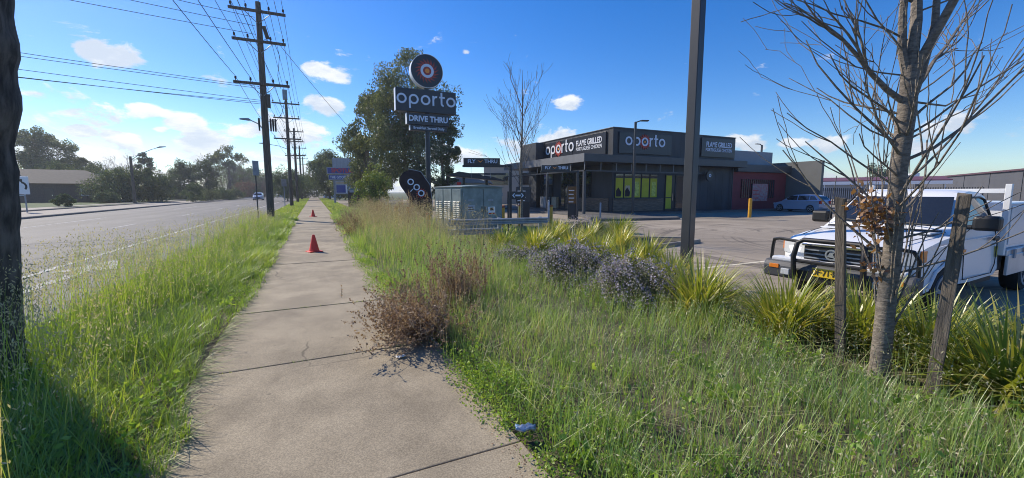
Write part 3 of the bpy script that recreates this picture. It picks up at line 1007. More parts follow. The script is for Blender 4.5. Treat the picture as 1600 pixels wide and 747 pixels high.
def menu_board(x, y, rz, w, z0, z1, m, label):
    t = thing('menu_board', label, 'menu board', (x, y, 0.0), rz, 'drive-through menu boards')
    MB().box(-w * .42, w * .42, -.1, .1, -.1, z0).build('plinth', M['signblk'], t, bevel=.01)
    f = MB().box(-w / 2, w / 2, -.12, .12, z0, z1).build('case', M['signblk'], t, bevel=.015)
    MB().box(-w / 2 + .04, w / 2 - .04, -.135, -.121, z0 + .05, z1 - .05).build('print', M[m], f)
    for k in range(4):
        zz = z0 + .12 + (z1 - z0 - .2) * k / 4
        MB().box(-w / 2 + .09, w * .1 + .04 * (k % 2), -.142, -.136, zz, zz + .05).build('print_line', M['white'], f)


menu_board(14.4, 21.7, R(-30), .64, .85, 1.98, 'menu', 'amber printed menu board on a dark plinth before the restaurant')
menu_board(12.3, 24.2, R(-30), .95, .9, 1.92, 'char2', 'dark menu board between the sapling and the restaurant')

# ================================================================ RESTAURANT
B = thing('restaurant', 'charcoal flat-roofed restaurant with illuminated-style signs and lime window blinds', 'building', (20.4, 25.4, 0))
MB().box(0, 8.2, 0, 12.6, -.1, 6.35).build('wall', M['char'], B, bevel=.02)
MB().box(8.2, 13.6, .10, 12.6, -.1, 6.30).build('wall', M['char'], B, bevel=.02)
MB().box(-.04, 8.22, -.04, 12.64, 6.352, 6.43).build('parapet_cap', M['char2'], B, bevel=.01)
MB().box(8.225, 13.64, .06, 12.64, 6.302, 6.38).build('parapet_cap', M['char2'], B, bevel=.01)
MB().box(-1.0, -.02, 10.2, 13.2, 3.9, 6.3).build('corner_block', M['char2'], B, bevel=.02)
for k in range(7):
    MB().box(.9 + k * 1.2, .92 + k * 1.2, -.006, -.002, 4.3, 6.34).build('panel_joint', M['frame'], B)
for k in range(6):
    MB().box(8.6 + k * .9, 8.62 + k * .9, .094, .098, .1, 3.7).build('panel_joint', M['frame'], B)
for k in range(8):
    MB().box(-.006, -.002, .6 + k * 1.2, .62 + k * 1.2, 4.3, 6.34).build('panel_joint', M['frame'], B)
MB().box(.15, 4.65, -.14, -.052, 1.04, 1.10).build('window_sill', M['char2'], B, bevel=.008)
for (dx, dz) in ((1.1, .02), (9.0, 0)):
    MB().tube([(dx + 7.0 if dx < 2 else 13.3, -.06, .1), (dx + 7.0 if dx < 2 else 13.3, -.06, 3.7)], .045, 8).build('downpipe', M['char2'], B)
# awning over the lane and along the front
aw = MB().prism([(-3.3, -1.1), (13.7, -1.1), (13.7, -.02), (-.02, -.02), (-.02, 12.4), (-3.3, 12.4)], 3.72, 4.26, 'xy').build('awning', M['char2'], B, bevel=.015)
MB().box(-3.34, -3.303, -1.08, 12.4, 3.70, 4.28).build('awning_edge', M['awn_edge'], aw)
MB().box(-3.3, 8.3, -1.0, -.9, 3.05, 3.14).build('awning_beam', M['char2'], aw)
MB().box(-3.25, -3.15, -1.0, 12.3, 3.05, 3.14).build('awning_beam', M['char2'], aw)
for k in range(9):
    MB().box(-3.22 + k * 1.4, -3.18 + k * 1.4, -.98, -.92, 3.14, 3.715).build('hanger', M['awn_edge'], aw)
for k in range(1, 8):
    MB().box(-3.22, -3.18, -.95 + k * 1.7, -.89 + k * 1.7, 3.14, 3.715).build('hanger', M['awn_edge'], aw)
for (x, y) in ((-3.2, -.95), (-3.2, 4.2), (-3.2, 9.2)):
    MB().box(x - .09, x + .09, y - .09, y + .09, .0, 3.05).build('awning_post', M['char2'], B, bevel=.01)
# front windows with lime blinds
for k in range(5):
    x0 = .25 + k * .86
    w = MB().box(x0, x0 + .80, -.05, -.003, 1.12, 3.0).build('window', M['frame'], B)
    MB().box(x0 + .05, x0 + .75, -.058, -.0505, 1.18, 2.66).build('pane', M['lime'], w)
    MB().box(x0 + .05, x0 + .75, -.058, -.0505, 2.72, 2.95).build('pane', M['glass'], w)
    if k in (1,):
        MB().prism([(x0 + .1 + .25 * (1 + math.cos(a)) * 1.0, 1.75 + .42 * math.sin(a) * (1 + .25 * math.sin(3 * a))) for a in np.linspace(0, 2 * PI, 18)[:-1]], -.064, -.059).build('window_print', M['crate'], w)
    if k in (0, 1):
        MB().prism([(x0 + .1, 1.25), (x0 + .55, 1.25), (x0 + .6, 1.6), (x0 + .3, 1.95), (x0 + .1, 1.7)], -.068, -.0645 if k == 1 else -.059).build('window_print', M['flagcloth'], w)
    if k in (2, 4):
        MB().box(x0 + .2, x0 + .6, -.064, -.059, 1.3, 2.4).build('window_print', mat('lime_print', (.50, .53, .12), .7, var=.3, vscale=5), w)
for k in range(5):
    MB().box(.12, 5.2, -.045 - .004 * (k % 2), -.003, .12 + k * .20, .31 + k * .20).build('cladding_board', M['timber'], B)
    MB().box(-.045 - .004 * (k % 2), -.003, .35, 6.4, .12 + k * .20, .31 + k * .20).build('cladding_board', M['timber'], B)
# door
d_ = MB().box(5.35, 6.35, -.06, -.003, .05, 3.0).build('door', M['frame'], B)
MB().box(5.42, 6.02, -.07, -.061, .25, 1.1).build('pane', M['lime'], d_)
MB().box(5.42, 6.02, -.07, -.061, 1.18, 2.92).build('pane', M['lime'], d_)
MB().box(6.12, 6.15, -.11, -.075, .9, 1.5).build('handle', M['chrome'], d_)
d_ = MB().box(6.45, 8.1, -.05, -.003, .05, 3.0).build('door', M['frame'], B)
MB().box(6.55, 7.28, -.058, -.051, .2, 2.9).build('pane', M['glass'], d_)
MB().box(7.34, 8.02, -.058, -.051, .2, 2.9).build('pane', M['glass'], d_)
MB().box(7.29, 7.33, -.10, -.06, .9, 1.4).build('handle', M['chrome'], d_)
# lane-side windows
for (y0, y1) in ((2.6, 3.45), (3.5, 4.35), (5.1, 5.75), (5.8, 6.45), (6.5, 7.15), (8.6, 9.6), (9.7, 10.7)):
    w = MB().box(-.05, -.003, y0, y1, 1.14 if y0 < 6 else .3, 3.3).build('window', M['frame'], B)
    MB().box(-.06, -.051, y0 + .04, y1 - .04, 1.2 if y0 < 6 else .35, 2.22).build('pane', M['glass'], w)
    MB().box(-.06, -.051, y0 + .04, y1 - .04, 2.27, 2.72).build('pane', M['skyglass'], w)
    MB().box(-.06, -.051, y0 + .04, y1 - .04, 2.77, 3.26).build('pane', M['skyglass'], w)
MB().box(-.5, -.003, 11.0, 12.6, .0, 3.7).build('service_bay', M['char'], B, bevel=.01)
for (y0, y1, mm) in ((7.5, 8.3, 'crate'), (9.0, 9.8, 'boardgrey'), (9.9, 10.5, 'greywall')):
    MB().box(-.35, -.07, y0, y1, .1, 1.15).build('service_panel', M[mm], B, bevel=.01)
# signs on the parapet
s_ = MB().box(.5, 5.8, -.10, -.003, 4.52, 6.10).build('sign_panel', M['signblk'], B, bevel=.01)
word_oporto(s_, 1.05, 5.12, .66, -.15, -.102, M['pale'], M['sunred'])
s_ = MB().box(9.3, 13.45, -.02, .097, 4.58, 6.16).build('sign_panel', M['signblk'], B, bevel=.01)
text('FLAME GRILLED', .60, M['pale'], s_, (11.4, -.03, 5.60), 0, .018, .02, xs=.76)
text('PORTUGUESE CHICKEN', .39, M['pale'], s_, (11.4, -.03, 5.16), 0, .006, .02, xs=.78)
s_ = MB().box(-.12, -.003, .75, 5.2, 4.50, 6.18).build('sign_panel', M['signblk'], B, bevel=.01)
def side_text(txt, size, z, y, xs, bold):
    return link('lettering', text_mesh(txt, size, bold, .02, 'CENTER', 0, xs), M['white'], s_, loc=(-.13, y, z), rot=(0, 0, R(-90)))
side_text('FLAME GRILLED', .66, 5.62, 2.95, .76, .018)
side_text('PORTUGUESE CHICKEN', .42, 5.15, 2.95, .78, .006)
s_ = MB().box(-.125, -.003, 5.25, 10.15, 4.50, 6.18).build('sign_panel', M['signblk'], B, bevel=.01)
before = set(bpy.data.objects)
word_oporto(s_, 0, 0, .78, -.05, -.002, M['white'], M['sunred'])
for o_ in set(bpy.data.objects) - before:
    o_.location = (-.126, 9.75, 5.08)
    o_.rotation_euler = (0, 0, R(-90))
# blade sign
bs = MB().disc(9.95, 2.95, .42, -.45, -.33, 24).build('blade_sign', M['signblk'], B)
MB().ring(9.95, 2.98, .14, .07, -.462, -.451, 18).build('sign_ring', M['pale'], bs)
MB().box(9.93, 9.97, -.33, .1, 3.0, 3.06).build('sign_bracket', M['frame'], bs)
# red store wing
MB().box(13.6, 21.2, .12, 10, -.1, 3.4).build('red_wing_wall', M['redwall'], B, bevel=.015)
MB().box(13.65, 21.3, -.3, 10, 3.404, 4.06).build('red_wing_fascia', M['char2'], B, bevel=.015)
MB().box(13.64, 21.2, 1.6, 10, 4.064, 5.5).build('plant_screen', M['greywall'], B, bevel=.02)
w = MB().box(14.7, 19.4, .06, .117, 1.05, 2.75).build('window', M['glass'], B)
for k in range(17):
    MB().box(14.72 + k * .29, 14.76 + k * .29, .02, .057, 1.05, 2.75).build('bar', M['redwall'], w)
p_ = MB().box(16.1, 18.3, -.05, -.02, .75, 2.35).build('poster', M['poster'], B)
MB().box(16.2, 17.0, -.056, -.051, 1.0, 1.08).box(16.2, 17.1, -.056, -.051, 1.35, 1.43).box(16.2, 16.95, -.056, -.051, 1.7, 1.78).build('poster_print', M['signred'], p_)
MB().box(21.4, 21.75, -2.9, 10, -.1, 4.45).build('boundary_wall', mat('dim_grey_wall', (.15, .152, .14), .85, var=.06, vscale=.7), B, bevel=.02)

# lamp posts
def lamp_post(x, y, h, w, label, hx, z0=0.0, rz=0.0):
    t = thing('lamp_post', label, 'lamp post', (x, y, z0), rz)
    MB().box(-w * 1.3, w * 1.3, -w * 1.3, w * 1.3, -.1, .03).build('base_plate', M['galv'], t)
    MB().box(-w / 2, w / 2, -w / 2, w / 2, .03, h).build('post', M['steel'], t, bevel=.012)
    a = MB().tube([(0, 0, h - .05), (hx * .4, 0, h + .08)], w * .3, 8).build('arm', M['steel'], t)
    MB().box(min(hx * .4, hx), max(hx * .4, hx), -.13, .13, h + .04, h + .12).build('lamp_head', M['steel'], a, bevel=.02)
    return t


lamp_post(6.02, 5.35, 7.0, .17, 'thick dark square lamp post rising from the garden bed', .9, rz=R(10))
lamp_post(20.1, 22.7, 6.3, .14, 'slender dark lamp post with flat head before the restaurant front', .9, .06, rz=R(-20))
lamp_post(46.5, 31.5, 7.0, .16, 'distant short-looking lamp post above the boundary wall', -1.1, LOT_Z)

# ================================================================ NEIGHBOURING BUILDINGS
t = thing('warehouse', 'cream rendered warehouse wall left of the restaurant', 'building', (21.5, 54.5, 0), R(-24))
MB().box(0, 16, 0, 20, -.2, 5.1).build('wall', M['cream'], t, bevel=.03)
MB().box(-.1, 16.1, -.15, 20, 5.105, 5.35).build('roof_edge', M['greywall'], t)
for k in range(3):
    MB().box(1.0 + k * 4.2, 3.4 + k * 4.2, -.06, -.004, 2.6, 4.2).build('window', M['glass'], t)
t = thing('shed', 'low pale shed behind the electrical cabinet', 'building', (12.2, 46, 0), R(-24))
MB().box(0, 6, 0, 8, -.2, 2.6).build('wall', M['cream'], t, bevel=.03)
MB().prism([(-.3, 2.605), (6.3, 2.605), (6.3, 2.75), (3, 3.3), (-.3, 2.75)], -.3, 8.3).build('roof', M['greywall'], t)
MB().box(2.2, 4.4, -.05, -.004, 0, 2.2).build('roller_door', M['boardgrey'], t)
t = thing('grey_warehouse', 'long dark grey warehouse wall behind the ute', 'building', (68.7, 17.2, 0), R(33))
MB().box(-34, 48, -30, 0, -.3, 3.9).build('wall', mat('dark_grey_wall', (.085, .088, .10), .85, var=.08, vscale=.4), t)
MB().box(-34.1, 48.1, -30, .2, 3.905, 4.1).build('roof_edge', mat('maroon_trim', (.10, .05, .06), .6), t)
for k in range(-4, 6):
    MB().box(k * 8, k * 8 + .08, .004, .04, -.2, 3.9).build('wall_joint', M['frame'], t)
ac = MB().box(36.0, 39.2, .22, 1.2, 3.2, 5.0).build('air_conditioner', M['white'], t, bevel=.03)
for (x0, x1) in ((36.3, 37.4), (37.8, 38.9)):
    MB().box(x0, x1, 1.203, 1.23, 3.5, 4.7).build('vent', M['char2'], ac)
t = thing('metal_roofed_shed', 'far shed with low metal roof, its blue a painted sky reflection, behind the bare tree', 'building', (112, 50, 0), R(-62))
MB().box(-34, 34, 0, 22, -.3, 3.18).build('wall', M['greywall'], t)
MB().prism([(-.6, 3.2), (11, 4.9), (22.6, 3.2), (22.6, 3.35), (11, 5.1), (-.6, 3.35)][::-1], -35, 35, 'yz').build('roof', M['skyroof'], t)
t = thing('shade_awning', 'maroon-roofed pale awning beside the boundary wall', 'awning', (64, 29.5, 0), R(-62))
MB().prism([(-.5, 2.95), (5, 3.5), (5, 3.62), (-.5, 3.07)], -8, 8, 'yz').build('roof', mat('maroon_roof', (.16, .06, .07), .6), t)
MB().box(-8, 8, -.6, -.5, 2.55, 2.94).build('beam', M['white'], t)
for k in range(5):
    MB().box(-7.8 + 3.8 * k, -7.7 + 3.8 * k, -.5, -.4, -.2, 2.6).build('post', M['white'], t)
t = thing('slat_fence', 'dark vertical slat fence behind the parked hatchback', 'fence', (60, 26.5, 0), R(-62))
for z in (.4, 1.8):
    MB().box(-10, 9, .0, .05, z, z + .07).build('rail', M['frame'], t)
sl_me = MB().box(-.05, .05, -.03, -.003, 0, 2.1)
me0 = None
for k in range(95):
    if me0 is None:
        me0 = sl_me.build('slat', M['frame'], t, loc=(-10 + k * .2, 0, 0))
    else:
        link('slat', me0.data, M['frame'], t, loc=(-10 + k * .2, 0, 0))

# billboard by the path
t = thing('shop_sign', 'blue shop billboard on posts beside the far footpath', 'billboard', (4.45, 64.2, 0), R(-8))
for x in (-1.75, 1.5):
    MB().box(x - .12, x + .12, -.1, .1, -.2, 3.6).build('post', M['galv'], t)
MB().box(-1.9, 1.65, -.12, .12, 5.05, 6.35).build('top_board', M['boardgrey'], t)
for k in range(7):
    MB().box(-1.88 + k * .5, -1.84 + k * .5, -.15, -.121, 5.1, 6.3).build('board_rib', M['galv'], t)
f = MB().box(-2.65, 2.5, -.2, .2, 4.12, 5.04).build('panel', M['boardgrey'], t)
MB().box(-2.55, 2.4, -.22, -.201, 4.2, 4.96).build('panel_face', M['signblue'], f)
text('SPOTLIGHT', .78, M['signred'], f, (-.07, -.24, 4.58), 0, .03, .02, xs=.98)
f = MB().box(-2.45, 2.3, -.2, .2, 3.28, 4.02).build('panel', M['boardgrey'], t)
MB().box(-2.38, 2.25, -.22, -.201, 3.36, 3.94).build('panel_face', M['signblue'], f)
text('THE GOOD GUYS', .5, M['pale'], f, (-.65, -.24, 3.65), 0, .03, .02, xs=.8)
MB().box(1.15, 2.15, -.235, -.221, 3.42, 3.88).build('panel_patch', M['signred'], f)
f = MB().box(-1.75, 1.5, -.1, .1, 1.3, 3.2).build('lower_board', M['boardgrey'], t)
MB().box(-1.5, -.1, -.12, -.101, 2.75, 3.05).build('board_print', M['crate'], f)
MB().box(-1.5, -.2, -.12, -.101, 1.5, 2.55).build('board_print', M['signblue'], f)
MB().box(.0, 1.3, -.12, -.101, 1.9, 3.0).build('board_print', mat('teal_print', (.10, .22, .28), .5), f)
MB().box(-.28, -.08, -.128, -.122, 1.45, 2.6).build('board_print', M['white'], f)
t = thing('low_wall_sign', 'dark brown low boundary panel below the billboard', 'sign', (4.6, 47.0, 0), R(-8))
MB().box(-1.3, 1.6, -.1, .1, -.2, 1.55).build('panel', mat('brown_panel', (.06, .04, .035), .7, var=.3), t)
MB().box(-1.35, -1.2, -.13, .13, -.2, 1.75).build('post', M['pole'], t)
MB().box(1.5, 1.65, -.13, .13, -.2, 1.75).build('post', M['pole'], t)

# house across the road
t = thing('house', 'single-storey brick house with tiled roof across the road', 'house', (-38.5, 88.5, 0), R(10))
MB().box(-10, 9, 0, 10, -.1, 2.9).build('wall', M['brickwall'], t)
hr = MB()
hr.add([(-10.7, -.8, 2.9), (9.7, -.8, 2.9), (9.7, 10.8, 2.9), (-10.7, 10.8, 2.9), (-6, 5, 5.2), (5, 5, 5.2)], [(0, 1, 5, 4), (1, 2, 5), (2, 3, 4, 5), (3, 0, 4), (3, 2, 1, 0)])
r_ = hr.build('roof', M['tileroof'], t)
MB().box(-3.2, -2.4, 3.6, 4.4, 4.4, 5.9).build('chimney', M['brickwall'], r_)
for (x0, x1, z0, z1) in ((-8, -5.8, 1.0, 2.3), (-3, -.8, 1.0, 2.3), (5.2, 7.4, 1.0, 2.3)):
    f = MB().box(x0, x1, -.08, -.004, z0, z1).build('window', M['white'], t)
    MB().box(x0 + .1, x1 - .1, -.1, -.081, z0 + .1, z1 - .1).build('pane', M['glass'], f)
d_ = MB().box(1.2, 2.2, -.07, -.004, 0, 2.15).build('door', M['frame'], t)
MB().box(2.02, 2.1, -.12, -.071, 1.0, 1.15).build('handle', M['chrome'], d_)
# ================================================================ VEHICLES
def arch(cx, cz, r, zb, n=9):
    """points over a wheel arch, from rear to front (x falling), starting and ending at height zb"""
    a0 = math.asin((zb - cz) / r)
    return [(cx + r * math.cos(a), cz + r * math.sin(a)) for a in np.linspace(a0, PI - a0, n)]


def loft(prof, fn, ny=9):
    mb = MB()
    n = len(prof)
    ys = [math.sin(t) for t in np.linspace(-PI / 2, PI / 2, ny)]
    for y in ys:
        mb.v += [fn(x, z, y) for x, z in prof]
    for i in range(ny - 1):
        for j in range(n):
            a, c = i * n + j, i * n + (j + 1) % n
            mb.f.append((a, c, c + n, a + n))
    mb.f.append(tuple(range(n - 1, -1, -1)))
    mb.f.append(tuple((ny - 1) * n + j for j in range(n)))
    return mb


def wheel(t, x, y, r, w, rim='alloy'):
    s = 1 if y > 0 else -1
    o = bpy.data.objects.new('wheel', None)
    C.objects.link(o)
    o.parent = t
    o.location = (x, y, r)
    o.rotation_euler = (PI / 2, 0, 0)
    MB().lathe([(r * .66, -w / 2), (r * .93, -w / 2), (r, -w * .32), (r, w * .32), (r * .93, w / 2), (r * .66, w / 2)], 26).build('tyre', M['rubber'], o, True)
    zf = -s * w * .42
    MB().lathe([(r * .67, -w * .46), (r * .67, w * .46)], 22).build('rim_barrel', M['black'], o, True)
    sp = MB()
    for k in range(5):
        a = 2 * PI * k / 5
        c_, s_ = math.cos(a), math.sin(a)
        pts = [(-.06 * r, .1 * r), (.06 * r, .1 * r), (.1 * r, .62 * r), (-.1 * r, .62 * r)]
        sp.prism([(p * c_ - q * s_, p * s_ + q * c_) for p, q in pts], min(zf, zf - s * .03), max(zf, zf - s * .03), 'xy')
    sp.ring(0, 0, r * .70, r * .58, 0, .01, 24)
    k0 = len(sp.v) - 24 * 4
    for i in range(k0, len(sp.v)):
        x_, y_, z_ = sp.v[i]
        sp.v[i] = (x_, z_, zf - s * .035 * (y_ > .005))
    sp.lathe([(r * .16, min(zf, zf - s * .05)), (r * .14, max(zf, zf - s * .05))], 12)
    sp.build('rim', M[rim], o, fix=True)
    return o


def make_car(name, label, cat, loc, rz, paint, L=3.95, Wd=1.70, Ht=1.52, kind='hatch', group=None):
    t = thing(name, label, cat, loc, rz, group)
    k = L / 3.95
    h = Ht / 1.52
    hw = Wd / 2
    fx, rx, wr = .74 * k, 3.22 * k, .30
    prof = [(.12, .24), (.03, .38), (.0, .58), (.08, .72), (.33, .82), (.95, .95), (1.1, .98), (2.4, 1.0), (3.72, 1.02), (3.86, .95), (3.93, .62), (3.9, .36), (3.80, .25)]
    prof = [(x * k, z * h) for x, z in prof] + arch(rx, wr, .345, .24) + arch(fx, wr, .345, .24)

    def body(x, z, y):
        wz = hw * (1 - .05 * max(0, (z / h - .65)) / .35 - .06 * max(0, (.4 - z / h)))
        e = min(x, L - x)
        wz *= 1 - .16 * max(0, (.55 - e) / .55) ** 2
        xx = x + (.16 * abs(y) ** 3 * max(0, 1 - x / .9)) - (.10 * abs(y) ** 3 * max(0, 1 - (L - x) / .9))
        return (xx, y * wz, z - .03 * abs(y) ** 4 * (z > .7 * h))
    loft(prof, body, 11).build('body', M[paint], t, 35, fix=True)
    if kind == 'hatch':
        gp = [(.88, .93), (1.50, 1.36), (1.85, 1.475), (2.5, 1.52), (3.2, 1.47), (3.58, 1.36), (3.86, .96)]
    else:
        gp = [(1.0, .93), (1.62, 1.36), (1.95, 1.47), (2.5, 1.52), (2.95, 1.45), (3.2, 1.34), (3.62, .98)]
    gp = [(x * k, z * h) for x, z in gp]

    def gw(z):
        return hw * (.95 - .25 * max(0, (z / h - .95)) / .57)

    def green(x, z, y):
        return (x, y * gw(z), z - .03 * abs(y) ** 3 * (z > 1.2 * h))
    loft(gp, green, 9).build('cabin', M[paint], t, 35, fix=True)

    def patch(nm, seg, mm, f=.86):
        (x0, z0), (x1, z1) = seg
        nx, nz = (z1 - z0), -(x1 - x0)
        ln = math.hypot(nx, nz)
        nx, nz = -nx / ln * .012, -nz / ln * .012
        mb = MB()
        for (x, z) in ((x0, z0), (x1, z1)):
            for y in (-1, -.5, 0, .5, 1):
                mb.v.append((x + nx, y * gw(z) * f, z + nz))
        mb.f = [(i, i + 1, i + 6, i + 5) for i in range(4)]
        mb.build(nm, M[mm], t, True)
    L_ = lambda p, q, u: (p[0] + (q[0] - p[0]) * u, p[1] + (q[1] - p[1]) * u)
    patch('windscreen', (L_(gp[0], gp[1], .1), L_(gp[0], gp[1], .98)), 'glass')
    patch('rear_window', (L_(gp[-2], gp[-1], .08), L_(gp[-2], gp[-1], .72)), 'glass')
    zb, zt = 1.02 * h, 1.40 * h
    x0, x1 = gp[0][0] + .22, gp[-1][0] - .18
    for s in (-1, 1):
        for pts in ([(x0 + .0, zb), (2.1 * k, zb), (2.1 * k, zt), (1.58 * k, zt - .02)], [(2.18 * k, zb), (3.02 * k, zb), (3.02 * k, zt - .01), (2.18 * k, zt)], [(3.08 * k, zb + .02), (x1, zb + .04), (x1 - .28 * k, zt - .06), (3.08 * k, zt - .02)]):
            mb = MB()
            mb.v = [(x, s * (gw(z) + .006), z) for x, z in pts]
            mb.f = [tuple(range(len(pts)))] if s < 0 else [tuple(reversed(range(len(pts))))]
            mb.build('window', M['glass'], t)
        MB().box(1.2 * k, 1.36 * k, min(s * hw * .95, s * (hw + .12)), max(s * hw * .95, s * (hw + .12)), .98 * h, 1.10 * h).build('mirror', M[paint], t, bevel=.03)
        MB().box(.10, .38, min(s * .42, s * .70), max(s * .42, s * .70), .62 * h, .76 * h).build('headlight', M['lens'], t, bevel=.03)
        MB().box(L - .17, L - .03, min(s * .52, s * .74), max(s * .52, s * .74), .72 * h, .98 * h).build('tail_light', M['redlens'], t, bevel=.02)
        wheel(t, fx, s * (hw - .11), wr, .2)
        wheel(t, rx, s * (hw - .11), wr, .2)
        MB().box(2.0 * k, 2.16 * k, min(s * (hw * .985), s * (hw + .012)), max(s * hw * .985, s * (hw + .012)), .84 * h, .87 * h).build('door_handle', M[paint], t)
    MB().box(-.02, .05, -.45, .45, .40 * h, .58 * h).build('grille', M['black'], t, bevel=.01)
    MB().box(L - .06, L + .005, -.26, .26, .62 * h, .74 * h).build('number_plate', M['white'], t)
    MB().box(.25, L - .25, -hw * .8, hw * .8, .18, .4).build('underbody', M['black'], t)
    return t


make_car('parked_hatchback', 'silver-blue hatchback parked beside the red wall', 'car', (37.6, 23.7, LOT_Z), R(-90), 'carsilver', 4.0, 1.7, 1.5)
make_car('approaching_car', 'dark car with pale windscreen driving towards the viewer on the road', 'car', (-10.6, 101, ROAD_Z), R(90), 'carsilver', 4.3, 1.8, 1.6, 'sedan', 'cars on the road')
make_car('approaching_car', 'dark car far up the road beside the second power pole', 'car', (-6.2, 130, ROAD_Z), R(90), 'cardark', 4.4, 1.8, 1.65, 'hatch', 'cars on the road')
make_car('approaching_car', 'white car farthest up the road between the other two cars', 'car', (-9.6, 148, ROAD_Z), R(90), 'carwhite', 4.4, 1.8, 1.55, 'sedan', 'cars on the road')
make_car('parked_car', 'white car parked far off right of the footpath end', 'car', (10.2, 118, -.1), R(20), 'carwhite', 4.6, 1.85, 1.7, 'hatch', 'far parked cars')
make_car('parked_car', 'silver car parked far off under the trees left of the billboard', 'car', (6.4, 112, -.1), R(160), 'carsilver', 4.4, 1.8, 1.5, 'hatch', 'far parked cars')

# ---------------------------------------------------------------- the ute
U = thing('ute', 'white single-cab ute with black bull bar parked behind the bare tree', 'ute', (6.40, 3.22, LOT_Z), R(2.3))
UH = .84
prof = [(.22, .40), (.14, .52), (.10, .66), (.10, .86), (.16, .97), (.36, 1.03), (.85, 1.09), (1.38, 1.14), (1.55, 1.15), (2.93, 1.17), (2.97, 1.10), (2.98, .52), (2.94, .42)] + [(1.9, .40)] + arch(.98, .34, .44, .42) + [(.4, .40)]
def ubody(x, z, y):
    w = UH * (1 - .06 * max(0, z - .85) / .3 - .05 * max(0, .5 - z) / .15)
    w *= 1 - .12 * max(0, (.5 - x) / .5) ** 2
    xx = x + .20 * abs(y) ** 3 * max(0, 1 - x / .8)
    zz = z - (.05 * abs(y) ** 3 if (x < 1.45 and z > .95) else 0)
    if z > .95 and x < 1.45:      # raised power bulge line in the bonnet
        zz += .018 * (abs(y) < .62)
    return (xx, y * w, zz)
loft(prof, ubody, 13).build('body', M['carwhite'], U, 32, fix=True)
gp = [(1.24, 1.10), (1.40, 1.19), (1.90, 1.62), (2.05, 1.69), (2.35, 1.725), (2.72, 1.71), (2.90, 1.64), (2.97, 1.15)]
def ugw(z):
    return .79 - .17 * max(0, z - 1.12) / .58
def ugreen(x, z, y):
    return (x + .10 * abs(y) ** 3 * (x < 1.95), y * ugw(z), z - .035 * abs(y) ** 3 * (z > 1.5))
loft(gp, ugreen, 11).build('cabin', M['carwhite'], U, 32, fix=True)
mb = MB()
for (x, z) in ((1.41, 1.215), (1.86, 1.60)):
    for y in (-.90, -.6, -.3, 0, .3, .6, .90):
        mb.v.append((x - .012 + .10 * abs(y) ** 3, y * ugw(z), z + .010))
mb.f = [(i, i + 1, i + 8, i + 7) for i in range(6)]
ws = mb.build('windscreen', M['glass'], U, True)
MB().tube([(1.36, -.55, 1.215), (1.42, -.1, 1.245)], .01, 5).build('wiper', M['black'], ws)
MB().tube([(1.36, .05, 1.215), (1.42, .5, 1.245)], .01, 5).build('wiper', M['black'], ws)
MB().box(1.22, 1.36, -.66, .66, 1.135, 1.155).build('cowl', M['black'], U)
for s in (-1, 1):
    pts = [(1.62, 1.19), (2.82, 1.20), (2.78, 1.56), (2.62, 1.60), (2.0, 1.60)]
    mb = MB()
    mb.v = [(x, s * (ugw(z) + .010), z) for x, z in pts]
    mb.f = [tuple(range(len(pts)))] if s < 0 else [tuple(reversed(range(len(pts))))]
    mb.build('side_window', M['glass'], U)
    fr = MB()
    cl_ = [(x, s * (ugw(z) + .012), z) for x, z in pts]
    fr.tube(cl_ + [cl_[0]], .016, 6)
    fr.build('window_seal', M['black'], U)
    y0 = s * (UH + .002)
    # door outline grooves
    gr = MB()
    gy = lambda z: s * (UH * (1 - .06 * max(0, z - .85) / .3) + .001)
    gr.tube([(1.60, gy(1.14), 1.14), (1.58, gy(.9), .9), (1.60, gy(.6), .6), (1.62, gy(.5), .47), (2.72, gy(.5), .47), (2.84, gy(.6), .6), (2.88, gy(.9), .9), (2.88, gy(1.14), 1.14)], .006, 5).build('door_gap', M['black'], U)
    h_ = MB().box(2.60, 2.80, min(s * .835, s * .875), max(s * .835, s * .875), .965, 1.02).build('door_handle', M['black'], U, bevel=.012)
    mr = MB().box(1.62, 1.80, min(s * .86, s * 1.12), max(s * .86, s * 1.12), 1.16, 1.36).build('mirror', M['black'], U, bevel=.04)
    MB().box(1.64, 1.74, min(s * .76, s * .88), max(s * .76, s * .88), 1.17, 1.23).build('mirror_arm', M['black'], mr, bevel=.02)
    # headlight and indicator
    hl = MB()
    hp = []
    for (yy, z) in ((.43, .70), (.82, .76), (.84, .96), (.43, .93)):
        hp.append((.085 + .20 * (yy / .84) ** 3 * .9 + .10 * max(0, z - .8), s * yy * .955, z))
    hq = [(x + .08, y, z) for x, y, z in hp]
    hl.add(hp + hq, [(0, 1, 2, 3), (7, 6, 5, 4), (0, 4, 5, 1), (1, 5, 6, 2), (2, 6, 7, 3), (3, 7, 4, 0)])
    ho = hl.build('headlight', M['lens'], U, bevel=.012)
    MB().box(.30, .46, min(s * .795, s * .818), max(s * .80, s * .826), .80, .95).build('indicator', M['amber'], ho, bevel=.008)
    wheel(U, .98, s * .72, .35, .22, 'galv')
    wheel(U, 4.45, s * .72, .35, .22, 'galv')
    MB().box(2.0, 2.92, min(s * .55, s * .80), max(s * .55, s * .80), .34, .42).build('sill', M['black'], U)
    MB().tube([(1.42, s * .835, .46), (1.30, s * .85, .66), (.98, s * .86, .79), (.66, s * .85, .66), (.55, s * .83, .46)], .018, 6).build('arch_lip', M['carwhite'], U, True)
